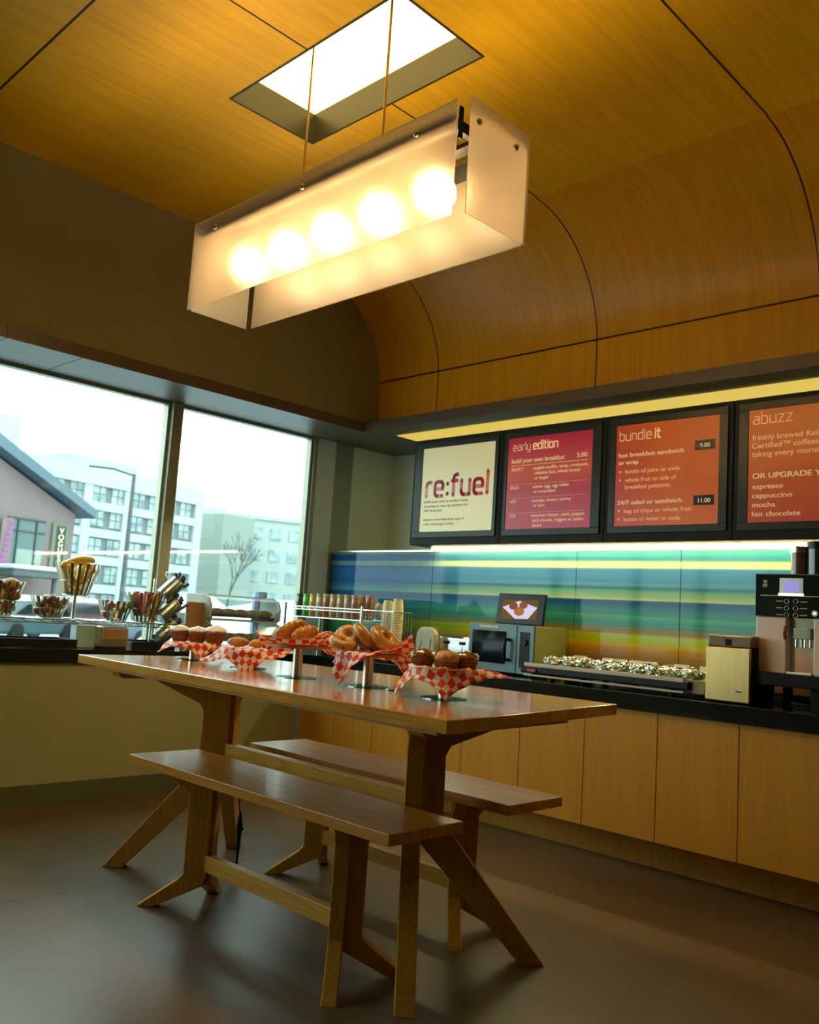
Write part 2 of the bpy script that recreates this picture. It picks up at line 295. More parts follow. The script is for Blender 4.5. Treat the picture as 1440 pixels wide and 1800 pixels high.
# ------------------------------------------------------------------ mesh helpers
class B:
    def __init__(s): s.bm = bmesh.new()
    def box(s, x0, x1, y0, y1, z0, z1, mtx=None):
        vs = [s.bm.verts.new(p) for p in ((x0, y0, z0), (x1, y0, z0), (x1, y1, z0), (x0, y1, z0), (x0, y0, z1), (x1, y0, z1), (x1, y1, z1), (x0, y1, z1))]
        for f in ((0, 3, 2, 1), (4, 5, 6, 7), (0, 1, 5, 4), (1, 2, 6, 5), (2, 3, 7, 6), (3, 0, 4, 7)): s.bm.faces.new([vs[i] for i in f])
        if mtx: bmesh.ops.transform(s.bm, matrix=mtx, verts=vs)
        return s
    def prism(s, pts, o, u, w, n, th):
        """polygon pts (a,b) at o + a*u + b*w, thickness th centred on plane along n"""
        o, u, w, n = map(Vector, (o, u, w, n))
        a = [s.bm.verts.new(o + u * p[0] + w * p[1] - n * th / 2) for p in pts]
        b = [s.bm.verts.new(o + u * p[0] + w * p[1] + n * th / 2) for p in pts]
        k = len(pts)
        s.bm.faces.new(a); s.bm.faces.new(b[::-1])
        for i in range(k): s.bm.faces.new((a[i], b[i], b[(i + 1) % k], a[(i + 1) % k]))
        return s
    def lathe(s, prof, seg=32, c=(0, 0, 0), cap=True, flute=0, fl_amp=0.0, mtx=None):
        rings = []; allv = []
        for r, z in prof:
            ring = []
            for i in range(seg):
                a = 2 * PI * i / seg; rr = r * (1 + (fl_amp if flute and i % 2 else 0))
                ring.append(s.bm.verts.new((c[0] + rr * math.cos(a), c[1] + rr * math.sin(a), c[2] + z)))
            rings.append(ring); allv += ring
        for a, b in zip(rings, rings[1:]):
            for i in range(seg): s.bm.faces.new((a[i], a[(i + 1) % seg], b[(i + 1) % seg], b[i]))
        if cap:
            if prof[0][0] > 1e-5: s.bm.faces.new(rings[0][::-1])
            if prof[-1][0] > 1e-5: s.bm.faces.new(rings[-1])
        if mtx: bmesh.ops.transform(s.bm, matrix=mtx, verts=allv)
        return s
    def tube(s, pts, r, seg=8, closed=False):
        pts = [Vector(p) for p in pts]; rings = []
        k = len(pts); rr = r if isinstance(r, (list, tuple)) else [r] * k
        prev = None
        for i, p in enumerate(pts):
            if closed: t = pts[(i + 1) % k] - pts[i - 1]
            else: t = pts[min(i + 1, k - 1)] - pts[max(i - 1, 0)]
            t.normalize()
            if prev is None:
                a = Vector((0, 0, 1)) if abs(t.z) < 0.9 else Vector((1, 0, 0))
                u = t.cross(a).normalized()
            else: u = (prev - t * prev.dot(t)).normalized()
            prev = u; v = t.cross(u)
            rings.append([s.bm.verts.new(p + (u * math.cos(2 * PI * j / seg) + v * math.sin(2 * PI * j / seg)) * rr[i]) for j in range(seg)])
        n = k if closed else k - 1
        for i in range(n):
            a, b = rings[i], rings[(i + 1) % k]
            for j in range(seg): s.bm.faces.new((a[j], a[(j + 1) % seg], b[(j + 1) % seg], b[j]))
        if not closed: s.bm.faces.new(rings[0][::-1]); s.bm.faces.new(rings[-1])
        return s
    def sphere(s, c, r, sx=1, sy=1, sz=1, u=20, v=12):
        mt = Matrix.Translation(c) @ Matrix.Diagonal((sx, sy, sz, 1))
        bmesh.ops.create_uvsphere(s.bm, u_segments=u, v_segments=v, radius=r, matrix=mt); return s
    def ico(s, c, r, sub=3, sc=(1, 1, 1), amp=0, fr=10):
        mt = Matrix.Diagonal((*sc, 1))
        res = bmesh.ops.create_icosphere(s.bm, subdivisions=sub, radius=r, matrix=mt)
        off = Vector((random.random() * 50, random.random() * 50, 0))
        for v in res['verts']:
            if amp: v.co += v.co.normalized() * amp * noise.noise(v.co * fr + off)
            v.co += Vector(c)
        return s
    def out(s, name, m, parent=None, loc=None, rot=None, bevel=0, smooth=False, sub=0, bseg=2):
        bmesh.ops.recalc_face_normals(s.bm, faces=s.bm.faces[:])
        me = bpy.data.meshes.new(name); s.bm.to_mesh(me); s.bm.free()
        o = bpy.data.objects.new(name, me); COL.objects.link(o)
        me.materials.append(M[m] if isinstance(m, str) else m)
        if parent: o.parent = parent
        if loc: o.location = loc
        if rot: o.rotation_euler = rot
        if smooth: 
            for p in me.polygons: p.use_smooth = True
        if bevel:
            b = o.modifiers.new('bevel', 'BEVEL'); b.width = bevel; b.segments = bseg; b.limit_method = 'ANGLE'; b.angle_limit = math.radians(40)
            b.harden_normals = False
        if sub:
            q = o.modifiers.new('sub', 'SUBSURF'); q.levels = sub; q.render_levels = sub
        return o
def auto_smooth(o, ang=40):
    for e in o.data.edges: pass
    for p in o.data.polygons: p.use_smooth = True
    try: o.data.set_sharp_from_angle(angle=math.radians(ang))
    except Exception: pass
    return o
def thing(name, label, cat, loc=(0, 0, 0), rotz=0, group=None):
    o = bpy.data.objects.new(name, None); COL.objects.link(o); o.empty_display_size = 0.1
    o.location = loc; o.rotation_euler = (0, 0, rotz); return tag(o, label, cat, group)
def tag(o, label, cat, group=None):
    o['label'] = label; o['category'] = cat
    if group: o['group'] = group
    return o
def struct(o): o['kind'] = 'structure'; return o
def dup(root, loc=None, rot=None, label=None, group=None, scale=None):
    def cp(o, par):
        c = o.copy(); COL.objects.link(c); c.parent = par
        for ch in list(o.children): cp(ch, c)
        return c
    kids = list(root.children); c = root.copy(); COL.objects.link(c)
    for ch in kids: cp(ch, c)
    if loc is not None: c.location = loc
    if rot is not None: c.rotation_euler = rot
    if scale is not None: c.scale = scale
    if label: c['label'] = label
    if group: c['group'] = group
    return c
def text(s, x, y, z, size, m, parent, name='lettering', width=None, height=None, bold=0.0, align='LEFT', rot=(PI / 2, 0, 0), depth=0.0006):
    cu = bpy.data.curves.new('lettering_curve', 'FONT'); cu.body = s; cu.size = size; cu.align_x = align; cu.extrude = depth
    tmp = bpy.data.objects.new('lettering_tmp', cu); COL.objects.link(tmp)
    dg = bpy.context.evaluated_depsgraph_get(); me = bpy.data.meshes.new_from_object(tmp.evaluated_get(dg))
    bpy.data.objects.remove(tmp); 
    xs = [v.co.x for v in me.vertices]; ys = [v.co.y for v in me.vertices]
    if xs and width:
        k = width / (max(xs) - min(xs)); x0 = min(xs) if align == 'LEFT' else 0
        for v in me.vertices: v.co.x = (v.co.x - x0) * k
    if bold > 0:
        bm = bmesh.new(); bm.from_mesh(me); g0 = bm.verts[:] + bm.edges[:] + bm.faces[:]
        for q in (-.5, .5):
            rs = bmesh.ops.duplicate(bm, geom=g0)
            for v in rs['geom']:
                if isinstance(v, bmesh.types.BMVert): v.co.x += q * bold * 1.5; v.co.z += .00012 * (1 + q)
        bm.to_mesh(me); bm.free()
    if ys and height:
        k = height / (max(ys))
        for v in me.vertices: v.co.y *= k
    o = bpy.data.objects.new(name, me); COL.objects.link(o)
    me.materials.clear(); me.materials.append(M[m] if isinstance(m, str) else m)
    o.parent = parent; o.location = (x, y, z); o.rotation_euler = rot
    return o

# ================================================================== STRUCTURE
CZ = 3.645; CTOP = 0.865
struct(B().box(-0.6, 9.2, -9.2, 0.5, -0.12, 0).out('floor', 'floor'))
# flat ceiling with a hole for the light recess
RX0, RX1, RY0, RY1 = 1.38, 2.57, -2.775, -2.24
b = B()
b.box(-0.1, RX0, -9.2, -1.055, CZ, CZ + .03); b.box(RX1, 9.2, -9.2, -1.055, CZ, CZ + .03)
b.box(RX0, RX1, -9.2, RY0, CZ, CZ + .03); b.box(RX0, RX1, RY1, -1.055, CZ, CZ + .03)
struct(b.out('ceiling', 'ceil'))
# curved wood cove flowing into the upper counter wall
CY, CZc, RR = -1.055, 2.935, 0.71
arc = [(CY + RR * math.sin(t), CZc + RR * math.cos(t)) for t in [PI / 2 * i / 36 for i in range(37)]]
prof = arc + [(-0.345, 2.56)]
back = [(y + .03 * math.sin(min(i, 36) * PI / 72), z + .03 * math.cos(min(i, 36) * PI / 72)) for i, (y, z) in enumerate(prof)]
b = B()
A_ = [[b.bm.verts.new((x, y, z)) for y, z in prof] for x in (-0.02, 9.2)]
K_ = [[b.bm.verts.new((x, y, z)) for y, z in back] for x in (-0.02, 9.2)]
for i in range(len(prof) - 1):
    b.bm.faces.new((A_[0][i], A_[0][i + 1], A_[1][i + 1], A_[1][i])); b.bm.faces.new((K_[0][i], K_[1][i], K_[1][i + 1], K_[0][i + 1]))
    for k in (0, 1): b.bm.faces.new((A_[k][i], K_[k][i], K_[k][i + 1], A_[k][i + 1]))
for e in (0, -1): b.bm.faces.new((A_[0][e], A_[1][e], K_[1][e], K_[0][e]))
o = struct(b.out('wall_cove', 'cove')); auto_smooth(o, 30)
uvl = o.data.uv_layers.new(name='UVMap')
for lp in o.data.loops:
    p = o.data.vertices[lp.vertex_index].co
    s_ = (CZc - p.z) if p.z < CZc else -RR * math.atan2(p.z - CZc, p.y - CY)
    uvl.data[lp.index].uv = (p.x, s_)
# left upper wall, with its end shaped to the cove
b = B()
pts = [(-9.2, 2.632), (-0.345, 2.632)] + [(y, z) for y, z in reversed(arc)] + [(-9.2, CZ)]
b.prism(pts, (-0.05, 0, 0), (0, 1, 0), (0, 0, 1), (1, 0, 0), 0.1)
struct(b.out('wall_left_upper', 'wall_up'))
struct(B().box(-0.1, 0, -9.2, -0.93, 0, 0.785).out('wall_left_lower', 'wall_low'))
struct(B().box(0, 0.012, -9.2, -0.905, 0, 0.115).out('baseboard_left', 'base'))
# soffit / fascia running round the corner
b = B(); b.box(-0.6, 0.012, -9.2, 0.45, 2.558, 2.634); b.box(0.012, 9.2, -0.49, 0.45, 2.558, 2.634)
struct(b.out('trim_soffit', 'soffit'))
b = B(); b.box(-0.5, 0.0125, -2.752, -2.748, 2.5565, 2.5585); b.box(0.011, 0.0135, -3.19, -3.187, 2.558, 2.634); b.box(-0.5, 0.0135, -3.19, -3.187, 2.5565, 2.5585)
struct(b.out('trim_soffit_joint', 'blackm'))
# window wall: pier right of the window, continuing to the corner behind the glass
b = B(); b.box(-0.62, -0.50, -0.50, -0.32, CTOP, 2.558)
struct(b.out('wall_left_pier', 'pier'))
b = B(); b.box(-0.62, -0.512, -0.32, 0.45, CTOP, 2.558)
struct(b.out('wall_left_return', 'wall_niche'))
struct(B().box(-0.512, -0.506, -0.32, -0.12, CTOP, 2.558).out('trim_reveal', 'frame'))
struct(B().box(-0.6, 9.2, 0.35, 0.45, 0, 2.558).out('wall_back', 'wall_niche'))
struct(B().box(-0.511, 9.1, -0.275, 0.35, CTOP, 1.652).out('wall_half', 'wall_niche'))
# room behind the camera
struct(B().box(-0.6, 9.2, -9.3, -9.2, 0, CZ).out('wall_front', 'wall_up'))
struct(B().box(9.2, 9.3, -9.3, 0.45, 0, CZ).out('wall_right', 'wall_up'))
struct(B().box(-0.62, -0.5, -9.2, -9.0, 0.785, 2.558).out('wall_left_end', 'wall_low'))
struct(B().box(-0.62, -0.52, -9.2, -0.3, -0.6, 0.80).out('wall_left_outer', 'concrete_pale'))
# window panes and frames
pane_edges = [(-1.765, -0.555), (-3.45, -1.845), (-5.1, -3.53), (-6.8, -5.18), (-9.0, -6.88)]
for k, (y0, y1) in enumerate(pane_edges):
    w = thing('window_%d' % (k + 1), '', '', (-0.5, (y0 + y1) / 2, CTOP)); del w['label']; del w['category']; struct(w)
    h = (y1 - y0) / 2; H = 2.558 - CTOP
    b = B(); t = .022
    b.box(-.07, -.01, -h - .0, -h + t, 0, H); b.box(-.07, -.01, h - t, h, 0, H); b.box(-.07, -.01, -h + t, h - t, 0, t); b.box(-.07, -.01, -h + t, h - t, H - t, H)
    b.out('window_frame', 'frame', w, bevel=.002)
    B().box(-.045, -.037, -h + t, h - t, t, H - t).out('window_glass', 'glass', w)
for k, y in enumerate((-0.53, -1.805, -3.49, -5.14, -6.84)):
    wd = .02 if k == 0 else .04
    b = B(); b.box(-.56, -.475 if k else -.495, y - wd, y + wd, CTOP, 2.558)
    struct(b.out('trim_mullion_%d' % (k + 1), 'frame', bevel=.003))

# ================================================================== CEILING LIGHT RECESS
t = thing('recessed_light', 'rectangular lit recess in the wood ceiling above the hanging lamp', 'ceiling light', ((RX0 + RX1) / 2, (RY0 + RY1) / 2, CZ))
hx, hy = (RX1 - RX0) / 2, (RY1 - RY0) / 2; D = .16
b = B(); w_ = .012
b.box(-hx, -hx + w_, -hy, hy, -.002, D); b.box(hx - w_, hx, -hy, hy, -.002, D); b.box(-hx + w_, hx - w_, -hy, -hy + w_, -.002, D); b.box(-hx + w_, hx - w_, hy - w_, hy, -.002, D)
b.out('recess_liner', 'recess', t)
B().box(-hx + w_, hx - w_, -hy + w_, hy - w_, D, D + .01).out('diffuser', 'panel', t)

# ================================================================== PENDANT LAMP
LX, LY = 2.255, -2.743
P = thing('pendant_lamp', 'long frosted glass box lamp hanging on two rods above the table', 'lamp', (LX, LY, 2.515))
def panel(x0, x1, y0, y1, nm='glass_panel'):
    return B().box(x0, x1, y0, y1, 0, .415).out(nm, 'frost', P, bevel=.0015)
L2 = .818
panel(-.838, .80, -.170, -.164); panel(-.80, .838, .164, .170)
panel(L2 + .024, L2 + .030, -.152, .176); panel(-.836, -.830, -.150, .158)
b = B()
for y in (-.14, .14): b.box(-.76, .76, y - .01, y + .01, .325, .385)
for x in (-.755, -.26, .26, .755): b.box(x - .012, x + .012, -.13, .13, .335, .375)
b.box(.806, .812, -.168, -.150, .27, .385); b.out('inner_frame', 'blackm', P)
b = B(); b.box(-.76, .76, -.025, .025, .335, .352); b.out('lamp_bar', 'blackm', P)
for i, x in enumerate((-.60, -.315, -.025, .265, .560)):
    g = B().sphere((x, 0, .215), .074, u=24, v=16).out('globe', 'globe', P, smooth=True)
    B().lathe([(.016, .284), (.02, .30), (.02, .32)], 16, (x, 0, 0)).out('socket', 'blackm', g)
for x in (-.26, .24):
    B().tube([(x, 0, .33), (x, 0, CZ + .09 - 2.515)], .0055, 10).out('rod', M['steel'], P)
    r = B(); r.tube([(x, 0, CZ + .085 - 2.515), (x, -.022, CZ + .085 - 2.515)], .012, 12); r.tube([(x + .02, -.02, CZ + .06 - 2.515), (x + .02, .01, CZ + .06 - 2.515)], .018, 12)
    r.out('rod_mount', 'chrome', P)
def screw(x, y, z, ax):
    d = Vector(ax); b = B(); p = Vector((x, y, z)); b.tube([p, p + d * .006, p + d * .012], [.013, .013, .008], 14); return b.out('screw', 'steel', P, smooth=False)
for x in (-.655, -.03, .61): screw(x, -.170, .352, (0, -1, 0)); screw(x + .03, .170, .352, (0, 1, 0))
for y in (-.115, .09): screw(.848, y, .335, (1, 0, 0)); screw(-.836, y, .335, (-1, 0, 0))

# ================================================================== TABLE AND BENCHES
S2 = 1 / math.sqrt(2)
def trestle(parent, vx, vy, sx, prof, th, m='legwood'):
    """two boards in diagonal planes meeting at (vx,vy); each kicks out to a foot"""
    for sy in (-1, 1):
        u = Vector((sx * S2, sy * S2, 0)); n = Vector((-u.y, u.x, 0))
        b = B(); b.prism(prof, (vx, vy, 0), u, (0, 0, 1), n, th)
        b.out('leg', m, parent, bevel=.003)
# --- table
TB = thing('trestle_table', 'long oak trestle table with pastry stands on top', 'table', (2.166, -2.60, 0))
top = [(-1.10, -.488), (1.234, -.574), (1.091, .51), (-1.065, .494)]
b = B(); b.prism(top, (0, 0, .888), (1, 0, 0), (0, 1, 0), (0, 0, 1), .038)
b.out('tabletop', 'table', TB, bevel=.003)
b = B(); ins = [(-1.02, -.44), (1.15, -.52), (1.02, .45), (-.99, .44)]
b.prism(ins, (0, 0, .861), (1, 0, 0), (0, 1, 0), (0, 0, 1), .016); b.out('under_panel', 'railwood', TB)
for x in (.93, -.86):
    b = B(); k = .06 * (1 if x > 0 else .4)
    b.prism([(-.43, .853), (.47, .853), (.44, .822), (-.40, .822)], (x, 0, 0), (-.08 if x > 0 else .03, 1, 0), (0, 0, 1), (1, 0, 0), .07); b.out('cross_batten', 'railwood', TB, bevel=.002)
# local u=0 at the vertex
tprof = [(-.01, .853), (-.01, .40), (.015, .33), (.41, 0), (.50, 0), (.50, .012), (.185, .395), (.115, .48), (.112, .70), (.125, .735), (.35, .822), (.44, .853)]
tprof = [(-.01, .853), (-.01, .47), (.02, .40), (.405, 0), (.492, 0), (.17, .39), (.112, .46), (.108, .69), (.125, .725), (.33, .815), (.43, .853)]
trestle(TB, .585, 0, 1, tprof, .062); trestle(TB, -.585, 0, -1, tprof, .062)
b = B(); b.box(-.60, .60, -.02, .02, .503, .560); b.out('stretcher', 'railwood', TB, bevel=.004)
b = B(); b.lathe([(.020, 0), (.024, .002), (.024, .004), (.018, .004)], 24, (.524, -.08, .907)); b.out('cable_grommet', 'steel', TB)
# --- benches
def make_bench(label, loc):
    t = thing('bench', label, 'bench', loc, 0, 'oak benches at the long table')
    b = B(); b.box(-.765, .765, -.165, .165, .504, .540); b.out('seat', 'bench', t, bevel=.003)
    bp = [(-.008, .505), (-.008, .12), (.01, .085), (.19, 0), (.252, 0), (.105, .105), (.082, .13), (.085, .425), (.10, .445), (.20, .505)]
    trestle(t, .39, 0, 1, bp, .048); trestle(t, -.39, 0, -1, bp, .048)
    b = B(); b.box(-.395, .395, -.018, .018, .142, .203); b.out('stretcher', 'railwood', t, bevel=.003)
    return t
b1 = make_bench('oak bench nearest the viewer, in front of the table', (2.345, -2.905, 0))
b2 = dup(b1, (2.27, -2.245, 0), label='oak bench on the far side of the table, beside the cabinets')
# cord hanging at far trestle
c = B(); c.tube([(1.62, -2.52, .26), (1.625, -2.52, .2), (1.62, -2.515, .12), (1.625, -2.52, .03)], [.006, .014, .008, .005], 8); c.tube([(1.615, -2.52, .26), (1.60, -2.55, .55)], .003, 6)
c.tube([(1.61, -2.525, .17), (1.65, -2.52, .19)], .006, 6)
tag(c.out('hanging_cable', 'blackp', smooth=True), 'black power cord hanging by the far trestle of the table', 'cord')

# ================================================================== COUNTERS
cx = [0.0, .134, .381, .756, 1.121, 1.52, 1.94, 2.36, 2.778, 3.19, 3.60, 4.015, 4.43, 4.845]
names = ['narrow filler cabinet door in the corner beside the green wall'] + ['wood base cabinet, %s from the corner by the green wall' % n for n in
         ('second', 'third', 'fourth', 'fifth', 'sixth', 'seventh', 'eighth', 'ninth', 'tenth', 'eleventh', 'twelfth', 'thirteenth')]
for i in range(len(cx) - 1):
    x0, x1 = cx[i], cx[i + 1]
    t = thing('base_cabinet', names[i], 'cabinet', ((x0 + x1) / 2, -.60, 0), 0, 'wood base cabinets under the counter')
    w = (x1 - x0) / 2
    B().box(-w, w, -.285, .30, .165, .785).out('cabinet_body', 'cab', t)
    B().box(-w, w, -.13, -.11, 0, .165).out('toe_kick', 'cab', t)
    B().box(-w + .002, w - .002, -.305, -.287, .165, .782).out('door', 'cab', t, bevel=.0015)
t = thing('worktop', 'black stone countertop running round the corner under the window', 'countertop', (0, -.9, .785))
b = B()
b.prism([(-.515, -8.1), (.022, -8.1), (.022, -.03), (6.0, -.03), (6.0, .622), (-.515, .622)], (0, 0, .04), (1, 0, 0), (0, 1, 0), (0, 0, 1), .08)
b.out('slab', 'black', t, bevel=.002)
tag(B().box(-.50, 6.0, -.312, -.292, CTOP, .905).out('counter_upstand', 'black'), 'low black stone strip between countertop and striped glass', 'upstand')

# striped glass backsplash panels
gx = [-.498, .634, 1.857, 2.56, 3.78, 5.0]
gl = ['leftmost deep blue striped glass panel behind the snack rack', 'blue and green striped glass panel behind the microwave', 'striped glass panel behind the foil sandwiches',
      'striped glass panel behind the steel bin and coffee machine', 'striped glass panel right of the coffee machine']
for i in range(5):
    o = B().box(gx[i] + .002, gx[i + 1] - .002, -.290, -.281, .905, 1.652).out('backsplash_panel', 'splash', bevel=.001)
    tag(o, gl[i], 'glass panel', 'striped glass backsplash panels')
o = B().box(-.44, 5.0, -.300, -.278, 1.6535, 1.664).out('ledge_rail', 'steel'); tag(o, 'slim metal rail along the top of the striped glass', 'rail')
# tube light under the boards
t = thing('tube_light', 'thin bright tube light under the menu boards', 'light', (2.80, -.35, 1.662))
B().box(-2.13, 2.2, -.006, .006, -.004, .005).out('tube', 'tube', t)
for x in (-.95, .45, 1.3): B().box(x - .004, x + .004, -.004, .004, .004, .0095).out('hanger', 'steel', t)
# lit strip in the soffit above the boards
o = B().box(.17, 5.5, -.285, -.03, 2.552, 2.557).out('soffit_light_strip', 'strip'); tag(o, 'yellow glowing light strip in the dark soffit above the menu boards', 'light')

# ================================================================== MENU BOARDS
def grad(name, stops, axis=0, lo=0, hi=1, es=0.25, second=None):
    m = mat(name, (0.5, 0.1, 0.1), 0.28); N, L = nt(m); b = N['Principled BSDF']
    t = N.new('ShaderNodeTexCoord'); sp = N.new('ShaderNodeSeparateXYZ'); L.new(t.outputs['Object'], sp.inputs[0])
    mr = N.new('ShaderNodeMapRange'); mr.inputs['From Min'].default_value = lo; mr.inputs['From Max'].default_value = hi; 
    src = sp.outputs[axis]
    if second is not None: src = math_n(N, L, 'ADD', src, math_n(N, L, 'MULTIPLY', sp.outputs[second[0]], second[1]))
    L.new(src, mr.inputs['Value'])
    r = ramp(N, stops); L.new(mr.outputs[0], r.inputs[0]); L.new(r.outputs[0], b.inputs['Base Color'])
    L.new(r.outputs[0], b.inputs['Emission Color']); b.inputs['Emission Strength'].default_value = es
    return m
M['scr1'] = grad('backlit_cream', [(0, (.78, .74, .42)), (1, (.85, .78, .42))], es=.26)
M['scr2'] = grad('backlit_crimson', [(0, (.50, .018, .075)), (.45, (.50, .03, .06)), (.62, (.68, .10, .05)), (.82, (.60, .05, .07)), (1, (.50, .018, .07))], 2, .09, .67, es=.15)
M['scr3'] = grad('backlit_red_orange', [(0, (.42, .01, .05)), (.4, (.52, .04, .03)), (1, (.70, .13, .01))], 0, -.30, .42, es=.16, second=(2, .25))
M['scr4'] = grad('backlit_orange', [(0, (.52, .05, .03)), (.5, (.65, .13, .01)), (1, (.70, .18, .01))], 2, .0, .75, es=.15)
M['txt'] = mat('cream_lettering', (.8, .62, .35), .5, emit=(.9, .68, .38), es=.3)
M['txtdim'] = mat('dim_lettering', (.75, .45, .22), .5, emit=(.9, .55, .25), es=.4)
M['txtgrey'] = mat('grey_lettering', (.42, .36, .30), .5)
M['logo'] = grad('plum_lettering', [(0, (.55, .34, .32)), (.35, (.42, .10, .16)), (.7, (.45, .05, .10)), (1, (.62, .09, .03))], 0, 0, .56, es=.2)
M['bdark'] = mat('board_frame', (.012, .014, .009), .5, spec=.15)
M['bmid'] = mat('board_bezel', (.02, .026, .017), .3, spec=.3)
bx = [.64, 1.438, 2.210, 2.978, 3.745]
sx = [(.735, 1.38), (1.487, 2.118), (2.278, 2.90), (3.058, 3.68)]
labs = ['cream menu board with plum re:fuel lettering, leftmost of the boards', 'crimson menu board headed early edition', 'red and orange menu board headed bundle it', 'orange menu board headed abuzz, cut by the picture edge']
boards = []
for i in range(4):
    x0, x1 = bx[i], bx[i + 1]; s0, s1 = sx[i]
    t = thing('menu_board', labs[i], 'menu board', (s0, -.57, 1.672), 0, 'menu boards over the counter')
    B().box(x0 - s0 + .002, x1 - s0 - .002, .012, .285, 0, .742).out('case', 'bdark', t, bevel=.003)
    b = B(); a0, a1 = x0 - s0 + .03, x1 - s0 - .03; q0, q1 = 0, s1 - s0
    b.box(a0, a1, .002, .0115, .05, .09); b.box(a0, a1, .002, .0115, .675, .715); b.box(a0, q0, .002, .0115, .09, .675); b.box(q1, a1, .002, .0115, .09, .675)
    b.out('bezel', 'bmid', t, bevel=.002)
    B().box(q0, q1, .006, .0115, .09, .675).out('screen', 'scr%d' % (i + 1), t)
    boards.append(t)
Y0 = .0045
def arcp(cx, cy, rx, ry, a0, a1, n=8): return [(cx + rx * math.cos(math.radians(a0 + (a1 - a0) * k / n)), cy + ry * math.sin(math.radians(a0 + (a1 - a0) * k / n))) for k in range(n + 1)]
c_ = .26
def rr(x0, x1, y0, y1, sides):    # rounded open path through named corners
    return sides
G = {
 'e': (.86, [[(.04, .5), (.82, .5)] + arcp(.82 - c_, 1 - c_, c_, c_, 0, 90) + arcp(.04 + c_, 1 - c_, c_, c_, 90, 180) + arcp(.04 + c_, c_, c_, c_, 180, 270) + [(.78, 0)]]),
 'a': (.86, [arcp(.04 + c_, 1 - c_, c_, c_, 110, 90, 2) + arcp(.82 - c_, 1 - c_, c_, c_, 90, 0) + [(.82, 0)] + [(.30, 0)] + arcp(.04 + c_, .28, c_, .28, 270, 90) + [(.82, .56)]]),
 'r': (.52, [[(.04, 0)] + arcp(.04 + c_, 1 - c_, c_, c_, 180, 90) + [(.50, 1)]]),
 'l': (.14, [[(.06, 0), (.06, 1.5)]]),
 'i': (.14, [[(.06, 0), (.06, 1)], [(.06, 1.26), (.06, 1.40)]]),
 'y': (.86, [[(.04, 1)] + arcp(.04 + c_, c_, c_, c_, 180, 270) + [(.82, 0)], [(.82, 1)] + arcp(.82 - c_, -.40 + c_, c_, c_, 0, -90) + [(.14, -.40)]]),
 'd': (.86, [[(.82, 1.5), (.82, 0)] + arcp(.04 + c_, c_, c_, c_, 270, 180) + arcp(.04 + c_, 1 - c_, c_, c_, 180, 90) + [(.82, 1)]]),
 'b': (.86, [[(.04, 1.5), (.04, 0)] + arcp(.82 - c_, c_, c_, c_, -90, 0) + arcp(.82 - c_, 1 - c_, c_, c_, 0, 90) + [(.04, 1)]]),
 't': (.50, [[(.12, 1.4)] + arcp(.12 + c_, c_, c_, c_, 180, 270) + [(.48, 0)], [(-.04, 1), (.44, 1)]]),
 'o': (.86, [arcp(.82 - c_, 1 - c_, c_, c_, 0, 90) + arcp(.04 + c_, 1 - c_, c_, c_, 90, 180) + arcp(.04 + c_, c_, c_, c_, 180, 270) + arcp(.82 - c_, c_, c_, c_, 270, 360) + [(.82, 1 - c_)]]),
 'n': (.86, [[(.04, 0), (.04, 1)] + arcp(.82 - c_, 1 - c_, c_, c_, 90, 0) + [(.82, 0)]]),
 'u': (.86, [[(.04, 1)] + arcp(.04 + c_, c_, c_, c_, 180, 270) + [(.82, 0), (.82, 1)]]),
 'z': (.80, [[(.04, 1), (.76, 1), (.04, 0), (.76, 0)]]),
 'f': (.50, [[(.12, 0)] + arcp(.12 + c_, 1.42 - c_, c_, c_, 180, 90) + [(.50, 1.42)], [(-.04, 1), (.46, 1)]]),
 ':': (.20, [[(.08, .10), (.08, .14)], [(.08, .80), (.08, .84)]]),
}
def strokes(word, x, z, xh, width, wgt, m, parent, name, gap=.26):
    b = B(); cur = 0; polys = []
    for ch in word:
        w, pls = G[ch]
        for pl_ in pls: polys.append([(cur + a, c) for a, c in pl_])
        cur += w + gap
    kx = width / (cur - gap)
    def disc(p):
        vs = [b.bm.verts.new((p[0] + wgt / 2 * math.cos(2 * PI * k / 12), 0, p[1] + wgt / 2 * math.sin(2 * PI * k / 12))) for k in range(12)]; b.bm.faces.new(vs)
    for pl_ in polys:
        pts = [Vector((a * kx, c * xh)) for a, c in pl_]
        for p in pts: disc(p)
        for p, q in zip(pts, pts[1:]):
            d = q - p
            if d.length < 1e-6: continue
            d.normalize(); nn = Vector((-d.y, d.x)) * wgt / 2
            b.bm.faces.new([b.bm.verts.new((v.x, 0, v.y)) for v in (p - nn, q - nn, q + nn, p + nn)])
    me = bpy.data.meshes.new(name); 
    b.bm.to_mesh(me); b.bm.free(); o = bpy.data.objects.new(name, me); COL.objects.link(o); me.materials.append(M[m]); o.parent = parent; o.location = (x, Y0, z)
    sd = o.modifiers.new('thick', 'SOLIDIFY'); sd.thickness = .0006; return o
t = boards[0]
strokes('re:fuel', .045, .335, .098, .555, .026, 'logo', t, 'logo_lettering', gap=.34)
for k, (s, w) in enumerate((('build your own breakfast every', .40), ('morning or stop by anytime for', .40), ('24/7 favorites', .17), ('', 0), ('options at the front desk, open if', .37), ('a 20 oz beverage is action.', .29))):
    if s: text(s, .035, Y0, .290 - k * .031, .024, 'txtgrey', t, 'small_print', width=w)
t = boards[1]
strokes('early', .04, .592, .036, .135, .0042, 'txt', t, 'heading'); strokes('edition', .197, .592, .036, .185, .0085, 'txt', t, 'heading')
text('build your own breakfast', .035, Y0, .512, .042, 'txt', t, 'menu_lettering', width=.40, bold=.0012); text('5.00', .525, Y0, .515, .040, 'txt', t, 'price', width=.07, bold=.0012)
b = B()
